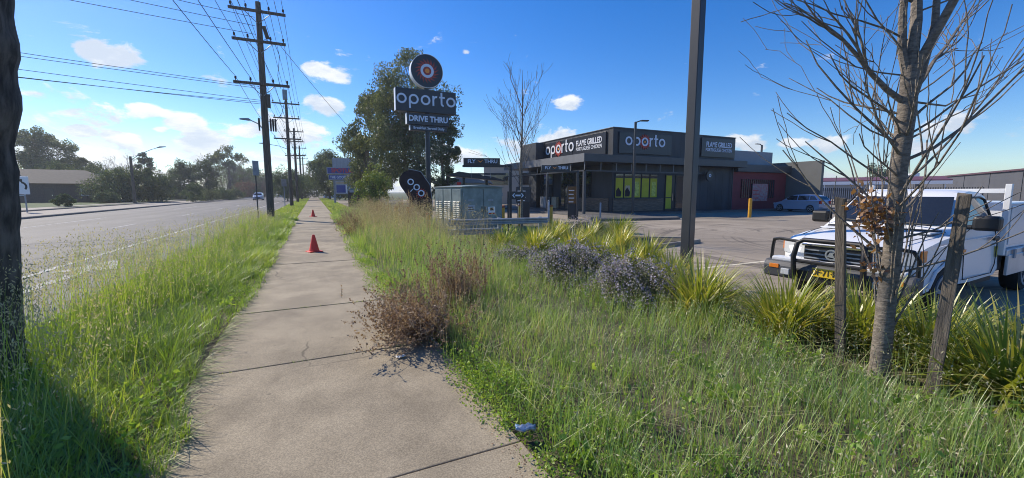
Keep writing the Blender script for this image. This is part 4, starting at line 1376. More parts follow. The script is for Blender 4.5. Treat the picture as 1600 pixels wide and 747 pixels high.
for s in (-1, 1):
    MB().tube([(.36, s * .60, 1.035), (.85, s * .665, 1.085), (1.34, s * .70, 1.128)], .006, 5).build('bonnet_gap', M['black'], U)
    MB().tube([(.62, s * .858, .98), (1.3, s * .838, 1.01), (1.58, s * .836, 1.02), (2.9, s * .834, 1.03)], .008, 5).build('side_crease', M['carwhite'], U)
    MB().box(1.50, 1.60, min(s * .838, s * .852), max(s * .838, s * .852), .86, .90).build('side_repeater', M['amber'], U)
    MB().box(.99, 1.32, min(s * .42, s * .66), max(s * .42, s * .66), 1.112, 1.135).build('washer_jet', M['carwhite'], U, bevel=.01)
MB().tube([(1.42, .74, 1.16), (1.5, .76, 1.5), (1.62, .78, 1.95)], .006, 5).build('aerial', M['black'], U)
MB().box(1.9, 2.4, -.30, .30, 1.02, 1.30).build('seat_back', M['black'], U)
# grille
g_ = MB().box(.055, .12, -.40, .40, .70, .93).build('grille', M['black'], U, bevel=.02)
MB().box(.035, .06, -.42, .42, .905, .94).build('chrome_bar', M['chrome'], g_, bevel=.008)
for k in range(3):
    MB().box(.04, .058, -.38, .38, .735 + k * .055, .752 + k * .055).build('grille_bar', M['galv'], g_)
MB().ring(0, .82, .075, .055, -.05, -.03, 20).build('emblem', M['alloy'], g_, loc=(0, 0, 0), rot=(0, 0, R(-90)))
MB().prism([(-.05, .79), (.045, .78), (.02, .83), (.04, .86), (-.02, .85)], -.045, -.03).build('emblem', M['alloy'], g_, rot=(0, 0, R(-90)))
bp = MB().prism([(-.06, .40), (.20, .40), (.20, .66), (-.02, .66), (-.08, .58)], -.90, .90).build('bumper', mat('bumper_grey', (.07, .072, .078), .5), U, bevel=.03)
MB().box(-.09, -.05, -.45, .45, .44, .56).build('bumper_slot', M['black'], bp)
for s in (-1, 1):
    MB().box(-.085, -.055, min(s * .66, s * .80), max(s * .66, s * .80), .54, .60).build('indicator', M['amber'], bp, bevel=.006)
    MB().box(-.10, -.055, min(s * .50, s * .62), max(s * .50, s * .62), .46, .55).build('fog_light', M['lens'], bp, bevel=.01)
npz = MB().box(-.115, -.10, -.19, .19, .505, .625).build('number_plate', M['plate'], U, bevel=.004)
link('lettering', text_mesh('DF·71·MR', .115, .012, .004, 'CENTER', 0, .82), M['ink'], npz, loc=(-.118, 0, .565), rot=(0, 0, R(-90)))
MB().box(-.03, .14, -.80, .80, .645, .71).build('upper_bumper', M['carwhite'], U, bevel=.02)
# bull bar
bb = MB()
bb.tube([(-.12, -.42, .46), (-.16, -.42, .75), (-.12, -.40, .95), (-.08, -.34, 1.0), (-.07, 0, 1.0), (-.08, .34, 1.0), (-.12, .40, .95), (-.16, .42, .75), (-.12, .42, .46)], .034, 10)
bar = bb.build('bull_bar', M['black'], U, True)
for s in (-1, 1):
    MB().tube([(-.09, s * .38, .97), (-.02, s * .70, .985), (.05, s * .82, .96), (.10, s * .865, .85), (.08, s * .87, .56)], .024, 8).build('wing_hoop', M['black'], bar, True)
MB().tube([(-.14, -.42, .70), (-.15, 0, .70), (-.14, .42, .70)], .028, 8).build('cross_tube', M['black'], bar, True)
# tray
ch = MB().box(2.9, 5.0, -.42, .42, .42, .62).build('chassis', M['black'], U)
tr = MB().box(3.10, 5.3, -.90, .90, .70, .80).build('tray', M['alu'], U, bevel=.01)
for s in (-1, 1):
    sd = MB().box(3.14, 5.28, min(s * .875, s * .915), max(s * .875, s * .915), .40, .72).build('drop_side', M['alu'], tr, bevel=.008)
    for k in range(4):
        MB().box(3.3 + k * .55, 3.38 + k * .55, min(s * .914, s * .935), max(s * .914, s * .935), .66, .80).build('latch', M['galv'], sd)
cg = MB().box(3.2, 5.0, -.84, .84, .803, 1.52).build('canopy_box', M['carwhite'], U, bevel=.02)
MB().box(3.3, 4.9, -.855, -.842, .86, 1.46).build('canopy_door', M['carwhite'], cg, bevel=.006)
hb = MB().box(3.02, 3.09, -.88, -.81, .72, 1.80).box(3.021, 3.091, .81, .88, .72, 1.80).box(3.025, 3.085, -.81, .81, 1.66, 1.73).box(3.025, 3.085, -.25, -.19, .80, 1.66).box(3.025, 3.085, .19, .25, .80, 1.66)
hb.build('headboard', M['white_band'], U, bevel=.006)
MB().box(3.1, 3.16, -.80, .80, .82, 1.2).build('headboard_panel', M['alu'], U)
MB().box(3.05, 3.35, -.80, -.5, .45, .69).build('toolbox', M['galv'], U, bevel=.02)
for s in (-1, 1):
    MB().box(2.885, 2.9, min(s * .80, s * .842), max(s * .80, s * .842), .7, .86).build('reflector', M['lime'], U)
    MB().box(3.6, 4.3, min(s * .55, s * .86), max(s * .55, s * .86), .62, .66).build('mud_guard', M['black'], U)
# ================================================================ VEGETATION
def path_ok(x, y):
    return (x < -.93) | (x > 1.05)


def grass_object(name, label, mat_, pts, h, spread, w, seg=3, parts=None, mixv=.5, wind=(0.5, -0.3)):
    pass


def vnoise(x, y, s, seed=0):
    """smooth pseudo noise 0..1 for patchiness"""
    r = np.random.default_rng(seed)
    out = np.zeros_like(x)
    for k in range(5):
        a = r.uniform(0, 2 * PI)
        f = s * r.uniform(.6, 1.8)
        out += np.sin((x * math.cos(a) + y * math.sin(a)) * f + r.uniform(0, 6.28))
    return .5 + out / 7.0


def scatter(n, x0, x1, y0, y1, near=None, falloff=6.0):
    x = rng.uniform(x0, x1, n)
    u = rng.uniform(0, 1, n)
    if near is None:
        y = y0 + (y1 - y0) * u
    else:   # denser close to the viewer
        y = y0 + falloff * (np.exp(u * math.log(1 + (y1 - y0) / falloff)) - 1)
    return x, y


def panicles(top, dirs, n_sp, ln, rnd0):
    """drooping oat spikelets round the top of tall stems"""
    cs, sz = [], []
    for p, d in zip(top, dirs):
        k = n_sp
        u = rng.uniform(0, 1, k)
        off = rng.normal(size=(k, 3)) * np.array([.035, .035, .01]) * (0.6 + 1.2 * (1 - u))[:, None]
        c = p - np.array([0, 0, 1]) * (u * ln)[:, None] + off - d * (u * ln * .25)[:, None]
        cs.append(c)
        sz.append(rng.uniform(.014, .030, k) * (1 + .035 * p[1]))
    c = np.concatenate(cs)
    return leaves(c, np.concatenate(sz), rng.uniform(0, 1, len(c)), .32, 1.6)


def clump_up(x, y, az_, per=13, frac=.65, rad=.045):
    """gather part of the blades into tussocks leaning outwards"""
    n = len(x)
    k = int(n * frac)
    c = rng.integers(0, n, max(1, k // per))
    own = c[rng.integers(0, len(c), k)]
    r_ = rng.normal(0, rad, (k, 2)) * (1 + .04 * y[own])[:, None]
    x[:k] = x[own] + r_[:, 0]
    y[:k] = y[own] + r_[:, 1]
    az_[:k] = np.arctan2(r_[:, 1], r_[:, 0]) + rng.normal(0, .6, k)
    return x, y, az_, own, k


# ---- left verge: lush grass leaning over the path
def left_grass():
    x, y = scatter(66000, -3.0, -.80, .6, 30, 1, 5.0)
    az_ = rng.uniform(0, 2 * PI, len(x))
    x, y, az_, own, kc = clump_up(x, y, az_)
    edge = -.93 + .14 * (vnoise(x * 0, y, 2.3, 3) - .5) * 2 + .06 * (vnoise(x * 0, y, 9.0, 13) - .5) * 2
    far = np.clip((y - 4) / 14, 0, 1)
    k = (x < edge) & ((x + 2.645) ** 2 + (y - 4.935) ** 2 > .07)
    size = rng.uniform(.7, 1.35, len(x))
    size[:kc] = (.65 + .75 * rng.uniform(0, 1, len(x)))[own]
    tint = rng.normal(0, .05, len(x))
    tint[:kc] = rng.normal(0, .13, len(x))[own]
    x, y, far, az_, size, tint = x[k], y[k], far[k], az_[k], size[k], tint[k]
    pat = vnoise(x, y, 1.6, 5)
    h = rng.uniform(.17, .38, len(x)) * (.6 + .8 * pat) * size * np.where(x > -1.15, .62, 1.0)
    h *= np.clip((x + 3.25) / .6, .45, 1.0)
    az_ = np.where((x > -1.4) & (rng.uniform(size=len(x)) < .5), rng.normal(-.25, .7, len(x)), az_)
    base = np.stack([x, y, np.where(x > -1.0, .02, 0)], 1)
    w = rng.uniform(.0038, .0085, len(x)) * (1 + 1.4 * far)
    rnd = np.clip(rng.normal(.42, .17, len(x)) + .3 * (pat - .5) + tint, 0, 1)
    V, F, A, _ = blades(base, h, az_, rng.uniform(.05, .6, len(x)), rng.uniform(.3, 1.5, len(x)), w, rnd, 3)
    parts = [(V, F, A)]
    # tall seeding stems towards the road
    n = 2100
    x, y = scatter(n, -3.05, -1.35, 1.5, 24, 1, 5.0)
    kk = rng.uniform(size=n) < np.clip((-x - 1.2) / 1.2, .12, 1)
    x, y = x[kk], y[kk]
    n = len(x)
    az_ = rng.normal(-.2, 1.0, n)
    h = rng.uniform(.45, .80, n) + .32 * np.clip((-x - 1.4) / 1.1, 0, 1) * rng.uniform(.3, 1.2, n)
    ne = 260          # the tallest stand, close to the trunk and the kerb
    x, y, h = np.concatenate([x, rng.uniform(-3.0, -1.9, ne)]), np.concatenate([y, rng.uniform(2.4, 8.5, ne)]), np.concatenate([h, rng.uniform(.8, 1.22, ne)])
    az_ = np.concatenate([az_, rng.uniform(0, 2 * PI, ne)])
    n = len(x)
    V, F, A, lv = blades(np.stack([x, y, np.zeros(n)], 1), h, az_, rng.uniform(.02, .22, n), rng.uniform(.1, .5, n), rng.uniform(.003, .005, n) * (1 + .1 * y), np.clip(rng.normal(.6, .14, n), 0, 1), 4)
    parts.append((V, F, A))
    V, F, A = merge(parts)
    o = link('grass', np_mesh('grass', V, F, A), M['grass_l'])
    tag(o, 'lush long green grass on the verge between road and path', 'grass', kind='stuff')
    d = np.stack([np.cos(az_), np.sin(az_), 0 * az_], 1)
    V, F, A = panicles(lv[-1], d, 16, .30, 0)
    o = link('grass_seed_heads', np_mesh('seeds', V, F, A), M['seed'])
    tag(o, 'pale drooping seed heads above the road-side grass', 'grass', kind='stuff')


left_grass()


def bed_edge(y):
    ys = [p[1] for p in BED[1:17]]
    return np.interp(y, [-12, 0, 3, 4.6, 5.8, 7.8, 9.3, 14, 20, 29, 44], [5.6, 5.75, 5.85, 6.15, 6.6, 7.3, 8.4, 9.0, 8.0, 4.6, 3.2]) - .1


def right_grass():
    parts = []
    x, y = scatter(128000, .75, 8.6, .25, 32, 1, 5.0)
    az_ = rng.uniform(0, 2 * PI, len(x))
    x, y, az_, own, kc = clump_up(x, y, az_, 12, .6, .05)
    edge = np.interp(y, [0, 2, 3.3, 5, 6.5, 12, 30], [1.12, 1.10, 1.04, .98, .90, .82, .88]) + .10 * (vnoise(x * 0, y, 2.1, 8) - .5) * 2 + .06 * (vnoise(x * 0, y, 8.0, 18) - .5) * 2
    k = (x > edge) & (x < bed_edge(y))
    inner = (x > bed_edge(y) - 1.5)          # the bed's bark strip stays thinner
    k &= ~(inner & (rng.uniform(size=len(x)) < .75))
    size = rng.uniform(.7, 1.3, len(x))
    size[:kc] = (.55 + .85 * rng.uniform(0, 1, len(x)))[own]
    tint = rng.normal(0, .05, len(x))
    tint[:kc] = rng.normal(0, .15, len(x))[own]
    pat = vnoise(x, y, 1.9, 15)
    dens = vnoise(x, y, 3.1, 44)
    k &= rng.uniform(size=len(x)) < np.clip(.30 + 1.1 * dens, 0, 1)
    k &= np.hypot(x - 1.15, y - 2.17) > .13
    x, y, pat, az_, size, tint = x[k], y[k], pat[k], az_[k], size[k], tint[k]
    tall = np.exp(-((x - 2.3) / 1.0) ** 2) * np.clip((y - 4.5) / 4, 0, 1)
    h = rng.uniform(.14, .36, len(x)) * (.6 + .7 * pat) * size * (1 + 1.2 * tall)
    h *= np.clip((x - .75) / .6, .35, 1)
    base = np.stack([x, y, np.where(x < 1.13, .02, 0)], 1)
    far = np.clip((y - 4) / 14, 0, 1)
    w = rng.uniform(.003, .0072, len(x)) * (1 + 1.6 * far)
    rnd = np.clip(rng.normal(.42, .2, len(x)) + .3 * (pat - .5) + .12 * tall + tint, 0, 1)
    V, F, A, _ = blades(base, h, az_, rng.uniform(.0, .42, len(x)), rng.uniform(.0, .95, len(x)), w, rnd, 3)
    parts.append((V, F, A))
    # flattened straw lying across the sward
    n = 2400
    xs, ys = scatter(n, 1.2, 6.0, .4, 14, 1, 5.0)
    V, F, A, _ = blades(np.stack([xs, ys, rng.uniform(.03, .2, n)], 1), rng.uniform(.15, .5, n), rng.uniform(0, 6.28, n), rng.uniform(1.0, 1.6, n), rng.uniform(-.1, .2, n), rng.uniform(.003, .006, n), rng.uniform(.9, 1, n), 3)
    parts.append((V, F, A))
    # wild oats
    n = 3600
    x, y = scatter(n, 1.25, 6.2, .6, 26, 1, 5.0)
    keep = (x < bed_edge(y) - .8) & (rng.uniform(size=n) < np.where(y < 5, .5 + .4 * vnoise(x, y, 1.7, 31), np.exp(-((x - 2.4) / 1.3) ** 2)))
    x, y = x[keep], y[keep]
    n = len(x)
    h = rng.uniform(.34, .62, n) + .42 * np.exp(-((x - 2.4) / 1.0) ** 2) * np.clip((y - 5) / 4, 0, 1)
    az_ = rng.uniform(0, 2 * PI, n)
    V, F, A, lv = blades(np.stack([x, y, np.zeros(n)], 1), h, az_, rng.uniform(.02, .2, n), rng.uniform(.1, .6, n), rng.uniform(.003, .0045, n) * (1 + .09 * y), np.clip(rng.normal(.62, .16, n), 0, 1), 4)
    parts.append((V, F, A))
    V, F, A = merge(parts)
    o = link('grass', np_mesh('grass', V, F, A), M['grass_r'])
    tag(o, 'tall weedy oat grass between footpath and garden bed', 'grass', kind='stuff')
    d = np.stack([np.cos(az_), np.sin(az_), 0 * az_], 1)
    V, F, A = panicles(lv[-1], d, 7, .2, 0)
    o = link('grass_seed_heads', np_mesh('seeds', V, F, A), M['seed'])
    tag(o, 'pale oat seed heads over the weedy grass beside the bed', 'grass', kind='stuff')


right_grass()


def straw_stand():
    """tall pale dry grasses before the bollards and the cabinet"""
    n = 2600
    x = np.concatenate([rng.normal(2.6, .8, n // 2), rng.uniform(1.25, 4.3, n - n // 2)])
    y = rng.uniform(9.5, 24, n)
    k = (x > 1.15) & (x < 4.4 + .02 * y) & ~((x > 4.0) & (y > 13) & (y < 16.5))
    x, y = x[k], y[k]
    n = len(x)
    az_ = rng.uniform(0, 6.28, n)
    h = rng.uniform(.75, 1.45, n) * np.clip((x - .6) / 1.2, .5, 1)
    V, F, A, lv = blades(np.stack([x, y, 0 * x], 1), h, az_, rng.uniform(.02, .25, n), rng.uniform(.1, .7, n), rng.uniform(.005, .009, n), rng.uniform(.2, 1, n), 4)
    d = np.stack([np.cos(az_), np.sin(az_), 0 * az_], 1)
    tag(link('dry_grass', np_mesh('dry_grass', V, F, A), M['straw']), 'tall pale dry grass in front of the bollards and flag', 'grass', kind='stuff')
    V, F, A = panicles(lv[-1], d, 12, .3, 0)
    tag(link('dry_seed_heads', np_mesh('dry_seed_heads', V, F, A), M['straw']), 'feathery pale seed heads of the tall dry grass', 'grass', kind='stuff')


straw_stand()


def far_lawn():
    """short mown turf further along both verges"""
    parts = []
    for (x0, x1, y0, y1, n) in ((-3.0, -1.0, 28, 110, 16000), (1.14, 3.2, 30, 110, 13000)):
        x, y = scatter(n, x0, x1, y0, y1)
        parts.append(blades(np.stack([x, y, 0 * x], 1), rng.uniform(.06, .16, n), rng.uniform(0, 6.28, n), rng.uniform(.1, .6, n), rng.uniform(.2, 1, n), rng.uniform(.03, .06, n), np.clip(rng.normal(.6, .15, n), 0, 1), 2)[:3])
    V, F, A = merge(parts)
    tag(link('grass', np_mesh('turf', V, F, A), M['grass_l']), 'short mown grass along the far verges', 'grass', kind='stuff')


far_lawn()


def low_weeds():
    """clover-like ground weeds creeping onto the path edge"""
    cs = []
    for (cx, cy, rx, ry, n) in ((1.30, 2.95, .36, .75, 3600), (1.55, 2.1, .36, .55, 1500), (1.05, 7.3, .34, 1.2, 3200), (.95, 9.4, .25, 1.0, 1600), (1.9, 1.4, .5, .5, 900), (1.0, 12.2, .3, 1.5, 1600), (-1.05, 7.4, .2, .6, 500)):
        p = rng.normal(size=(n, 2)) * .5
        p = p[np.hypot(p[:, 0], p[:, 1]) < 1.1]
        x, y = cx + p[:, 0] * rx, cy + p[:, 1] * ry
        z = rng.uniform(.015, .16, len(x)) * np.clip(1.1 - np.hypot(p[:, 0], p[:, 1]), .25, 1)
        cs.append(np.stack([x, y, z + .02], 1))
    c = np.concatenate(cs)
    V, F, A = leaves(c, rng.uniform(.012, .028, len(c)), rng.uniform(0, 1, len(c)), .75)
    tag(link('weeds', np_mesh('weeds', V, F, A), M['weed']), 'low bright green clover weeds at the footpath edge', 'weeds', kind='stuff')
    # broad-leaved weeds here and there through both verges
    cs, sz = [], []
    for k in range(230):
        left = k % 5 < 2
        y = .9 + 11 * rng.uniform(0, 1) ** 1.5
        x = rng.uniform(-2.9, -1.0) if left else rng.uniform(1.12, 4.2)
        m = int(rng.integers(12, 46))
        r_ = rng.uniform(.05, .16)
        hh = rng.uniform(.05, .24)
        d = rng.normal(size=(m, 2)) * r_ * .6
        cs.append(np.stack([x + d[:, 0], y + d[:, 1], .03 + hh * rng.uniform(.2, 1, m)], 1))
        sz.append(rng.uniform(.025, .06, m) * rng.uniform(.7, 1.2))
    for k in range(60):   # thick mat hiding the path edge
        y = .9 + 3.0 * rng.uniform(0, 1)
        m = 40
        cs.append(np.stack([1.13 + rng.normal(0, .06, m), y + rng.normal(0, .08, m), rng.uniform(.025, .10, m)], 1))
        sz.append(rng.uniform(.012, .03, m))
    c = np.concatenate(cs)
    near_can = np.hypot(c[:, 0] - 1.16, c[:, 1] - 2.2) < .14
    c[near_can, 2] = .01
    V, F, A = leaves(c, np.concatenate(sz), rng.uniform(0, 1, len(c)), .6)
    tag(link('broadleaf_weeds', np_mesh('broadleaf', V, F, A), M['weed']), 'scattered broad-leaved weeds among the grass of both verges', 'weeds', kind='stuff')
    # dry crumbs, soil and leaf litter along both edges of the path
    n = 5200
    y = .8 + 12 * rng.uniform(0, 1, n) ** 1.6
    x = np.where(rng.uniform(size=n) < .6, -.95 + np.abs(rng.normal(0, .07, n)), 1.08 - np.abs(rng.normal(0, .08, n)))
    c = np.stack([x, y, np.full(n, .026)], 1)
    V, F, A = leaves(c, rng.uniform(.006, .02, n), rng.uniform(0, 1, n), .6)
    V[:, 2] = .024 + (V[:, 2] - .024) * .25
    tag(link('leaf_litter', np_mesh('litter', V, F, A), M['dry']), 'dry brown crumbs and leaf litter along the path edges', 'litter', kind='stuff')
    # creeping runners from the left verge
    n = 700
    y = .8 + 11 * rng.uniform(0, 1, n) ** 1.4
    V, F, A, _ = blades(np.stack([np.full(n, -1.0), y, np.full(n, .03)], 1), rng.uniform(.12, .4, n), rng.normal(-.4, .5, n), rng.uniform(.9, 1.4, n), rng.uniform(.1, .6, n), rng.uniform(.004, .007, n), np.clip(rng.normal(.3, .2, n), 0, 1), 3)
    tag(link('grass_runners', np_mesh('runners', V, F, A), M['grass_l']), 'grass runners flopping onto the footpath from the verge', 'grass', kind='stuff')


low_weeds()


def joint_tufts():
    n = 420
    y = np.where(rng.uniform(size=n) < .75, 6.27, 4.25) + rng.normal(0, .006, n)
    x = np.where(rng.uniform(size=n) < .5, rng.uniform(-1, 1.1, n), rng.choice([-.55, -.2, .5, .75], n) + rng.normal(0, .06, n))
    V, F, A, _ = blades(np.stack([x, y, np.full(n, .0)], 1), rng.uniform(.025, .06, n), rng.uniform(0, 6.28, n), rng.uniform(.2, 1.0, n), rng.uniform(0, .8, n), rng.uniform(.004, .008, n), rng.uniform(.1, .9, n), 2)
    tag(link('joint_grass', np_mesh('joint_grass', V, F, A), M['grass_l']), 'small grass sprigs growing in the footpath joints', 'grass', kind='stuff')


joint_tufts()


# ---- dry brown weeds
def dry_bush(loc, label, n, ln, lean_az, spread, seedn, tall=0, lo=.75, hi=1.35):
    """arching dead stems with side twigs; seeds sit tight on the twigs"""
    t = thing('dry_weed', label, 'dead weed', loc, 0)
    base = np.stack([rng.normal(0, .13, n), rng.normal(0, .16, n), np.zeros(n)], 1)
    az_ = rng.normal(lean_az, spread, n)
    L = rng.uniform(.55, 1.0, n) * ln
    lean = rng.uniform(lo, hi, n)
    cur = rng.uniform(-.05, .45, n)
    if tall:
        lean[:tall] = rng.uniform(.05, .45, tall)
        L[:tall] *= rng.uniform(.7, 1.25, tall)
        cur[:tall] *= .5
    fw = 1 + .05 * loc[1]
    V, F, A, lv = blades(base, L, az_, lean, cur, rng.uniform(.007, .012, n) * fw, rng.uniform(.3, 1, n), 5)
    P = np.stack(lv, 1)
    # side twigs
    m = n * 7
    k = rng.integers(0, n, m)
    u = rng.uniform(1.2, 4.9, m)
    i = u.astype(int)
    f = (u - i)[:, None]
    tb = P[k, i] * (1 - f) + P[k, i + 1] * f
    V2, F2, A2, lv2 = blades(tb, rng.uniform(.06, .2, m) * ln, az_[k] + rng.normal(0, 1.0, m), lean[k] + rng.normal(-.1, .45, m), rng.uniform(-.2, .5, m), rng.uniform(.004, .007, m) * fw, rng.uniform(.2, 1, m), 2)
    V, F, A = merge([(V, F, A), (V2, F2, A2)])
    V[:, 2] = np.maximum(V[:, 2], .03)
    link('stems', np_mesh('stems', V, F, A), M['dry'], t)
    T = np.stack(lv2, 1)
    k = rng.integers(0, m, seedn)
    u = rng.uniform(.2, 1.99, seedn)
    i = u.astype(int)
    f = (u - i)[:, None]
    c = T[k, i] * (1 - f) + T[k, i + 1] * f + rng.normal(size=(seedn, 3)) * .006
    c[:, 2] = np.maximum(c[:, 2], .035)
    V, F, A = leaves(c, rng.uniform(.011, .024, seedn) * (1 + .03 * loc[1]), np.clip(rng.normal(.45, .25, seedn), 0, 1), .8)
    link('seeds', np_mesh('seeds', V, F, A), M['dry'], t)


dry_bush((1.22, 4.5, 0), 'big dead brown weed bush sprawling onto the footpath', 260, .95, PI * 1.03, .85, 16000, 26)
dry_bush((1.7, 5.3, 0), 'upright dead brown weed clump behind the sprawling brown bush', 150, .85, PI * 1.1, 1.5, 7000, 115)
dry_bush((2.3, 6.0, 0), 'thin reddish-brown dead weed standing in the tall grass', 36, .95, PI * .9, 1.6, 1300, 34)
dry_bush((1.45, 16.5, 0), 'brown dead weed clump overhanging the path near the far cone', 120, .95, PI, 1.0, 3200, 60)
dry_bush((1.5, 20.5, 0), 'farthest brown dead weed clump beside the path', 90, .9, PI, 1.0, 2400, 40)
dry_bush((3.0, 14.8, 0), 'tall dry grey-brown weed stand left of the cabinet', 110, 1.45, PI * .5, 2.0, 2600, 105)
dry_bush((2.5, 18.6, 0), 'tall dry pale weed stand by the yellow bollards', 120, 1.5, PI * .5, 2.0, 2200, 115)


# ---- strap-leaved clumps
def strap_clump(x, y, hgt, n, label, yel=.5):
    t = thing('strap_leaf_plant', label, 'plant', (x, y, 0), 0, 'strap-leaved clumps in the garden bed')
    n = int(n * 1.25)
    hgt *= 1.12 * rng.uniform(.86, 1.14)
    bias = rng.uniform(0, 2 * PI)
    base = np.stack([rng.normal(0, .085, n), rng.normal(0, .085, n), np.zeros(n)], 1) * (hgt / .65)
    az_ = np.arctan2(base[:, 1], base[:, 0]) + rng.normal(0, .55, n)
    lean = rng.uniform(.02, 1.0, n) * (1 + .3 * np.cos(az_ - bias))
    L = hgt * rng.uniform(.75, 1.25, n) * (1.05 - .1 * lean)
    cur = rng.uniform(.15, 1.0, n) + .35 * lean
    far = math.hypot(x, y)
    w = rng.uniform(.020, .036, n) * (1 + .015 * far)
    V, F, A, _ = blades(base, L, az_, lean, cur, w, np.clip(rng.normal(yel, .2, n), 0, 1), 5, twist=az_ + PI / 2 + rng.normal(0, .35, n))
    V[:, 2] = np.maximum(V[:, 2], .02)
    link('leaves', np_mesh('leaves', V, F, A), M['strap'], t)


for a in ((4.60, 3.85, .66, 330, 'large strap-leaved clump in front of the thick lamp post'),
          (4.72, 2.78, .66, 340, 'large strap-leaved clump left of the first tree stake'),
          (5.15, 2.25, .58, 240, 'strap-leaved clump between the first stake and the bare trunk'),
          (5.25, 1.72, .60, 300, 'strap-leaved clump between the bare trunk and the leaning stake'),
          (4.85, 1.12, .62, 330, 'big strap-leaved clump right of the leaning stake'),
          (4.70, .55, .60, 260, 'strap-leaved clump at the right edge of the picture'),
          (5.45, 6.35, .62, 300, 'strap-leaved clump between the two grey-purple shrubs'),
          (9.55, 11.4, .80, 380, 'tall round yellow-green clump alone at the kerb tip'),
          (6.05, 7.9, .64, 280, 'yellow strap-leaved clump behind the larger grey-purple shrub'),
          (6.35, 9.5, .62, 260, 'yellow-green clump in the middle of the bed'),
          (5.55, 10.2, .60, 260, 'yellow-green clump right of the guard rail end'),
          (4.75, 10.6, .58, 260, 'yellow-green clump in front of the guard rail'),
          (7.6, 10.6, .62, 260, 'yellow clump below the small far grey-purple shrub'),
          (8.4, 13.6, .60, 240, 'far yellow-green clump behind the bed beside the lane'),
          (10.2, 13.6, .55, 220, 'far clump beside the small grey-purple shrub'),
          (5.35, 5.05, .60, 260, 'strap-leaved clump hugging the foot of the thick lamp post'),
          (6.75, 7.1, .55, 220, 'low yellow clump at the kerb right of the bed middle'),
          (7.2, 8.7, .60, 240, 'yellow-green clump along the kerb behind the larger shrub'),
          (8.2, 9.7, .56, 220, 'low clump by the kerb before the tall round clump'),
          (5.05, 9.3, .55, 220, 'short yellow-green clump left in the bed middle'),
          (6.7, 11.3, .60, 240, 'yellow-green clump below the sapling'),
          (7.7, 12.3, .58, 220, 'yellow-green clump at the lane corner of the bed'),
          (5.55, 1.15, .55, 220, 'strap-leaved clump at the kerb below the ute door'),
          (5.35, .45, .55, 220, 'strap-leaved clump at the kerb below the ute tray')):
    strap_clump(*a, yel=rng.uniform(.48, .70))


# ---- grey-purple flowering shrubs
def purple_shrub(x, y, rx, ry, h, n, label):
    t = thing('flowering_shrub', label, 'shrub', (x, y, 0), 0, 'grey-purple shrubs in the bed')
    ph = rng.uniform(0, 6.28)
    mb = MB()
    for k in range(30):
        a = rng.uniform(0, 6.28)
        r_ = rng.uniform(.3, .85)
        mb.tube([(0, 0, 0), (rx * r_ * .5 * math.cos(a), ry * r_ * .5 * math.sin(a), h * .4), (rx * r_ * math.cos(a), ry * r_ * math.sin(a), h * .8)], [.010, .007, .004], 5)
    mb.build('stems', M['twigd'], t)
    def dome(n, lo, hi):
        a = rng.uniform(0, 6.28, n)
        cz = rng.uniform(0, 1, n)
        r_ = np.sqrt(1 - (cz * .98) ** 2)
        s = rng.uniform(lo, hi, n) * (1 + .17 * np.sin(3 * a + cz * 4 + ph) + .12 * np.sin(7 * a + 2 * ph + 5 * cz) + .06 * np.sin(13 * a + 9 * cz))
        return np.stack([np.cos(a) * r_ * rx * s, np.sin(a) * r_ * ry * s, cz * h * s + .03], 1)
    c = dome(n, .45, .98)
    V, F, A = leaves(c, rng.uniform(.022, .05, n) * (1 + .03 * y), rng.uniform(0, 1, n), .45)
    link('leaves', np_mesh('leaves', V, F, A), M['lavleaf'], t)
    k = int(n * .5)
    c = dome(k, .9, 1.07)
    V, F, A = leaves(c, rng.uniform(.018, .036, k) * (1 + .03 * y), rng.uniform(0, 1, k), .7)
    link('flowers', np_mesh('flowers', V, F, A), M['lavflower'], t)


purple_shrub(4.15, 6.25, .82, .70, .62, 8500, 'larger grey-purple flowering shrub in the middle of the bed')
purple_shrub(4.22, 4.68, .60, .66, .56, 7500, 'grey-purple flowering shrub left of the thick lamp post')
purple_shrub(8.9, 12.9, .8, .6, .55, 3500, 'small far grey-purple shrub beside the kerb tip clump')
purple_shrub(4.0, 8.2, .5, .5, .36, 2500, 'low grey shrub in grass left of the larger grey-purple shrub')


# ---- trees
def branchy(mb, p, d, L, r, depth, spread, up, leafpts=None, n=6, sub=3, wob=.12, minr=.004):
    """recursive limb; adds tubes, collects twig points"""
    pts, rad = [Vector(p)], [r]
    q = Vector(p)
    d = Vector(d).normalized()
    k = 5
    for i in range(k):
        d = (d + Vector((random.gauss(0, wob), random.gauss(0, wob), random.gauss(0, wob) + up))).normalized()
        q = q + d * (L / k)
        pts.append(q.copy())
        rad.append(max(minr, r * (1 - .62 * (i + 1) / k)))
    mb.tube(pts, rad, n if r > .03 else 5)
    if leafpts is not None and depth <= 1:
        leafpts += pts[2:]
    if depth <= 0:
        return
    for j in range(sub):
        t = random.uniform(.35, 1.0)
        i = min(k - 1, int(t * k))
        pp = pts[i].lerp(pts[i + 1], t * k - i)
        a = random.uniform(0, 2 * PI)
        o = d.orthogonal().normalized()
        o = Matrix.Rotation(a, 3, d) @ o
        nd = (d * (1 - spread) + o * spread).normalized()
        branchy(mb, pp, nd, L * random.uniform(.5, .75), max(minr, rad[i] * .62), depth - 1, spread, up, leafpts, n, sub, wob, minr)


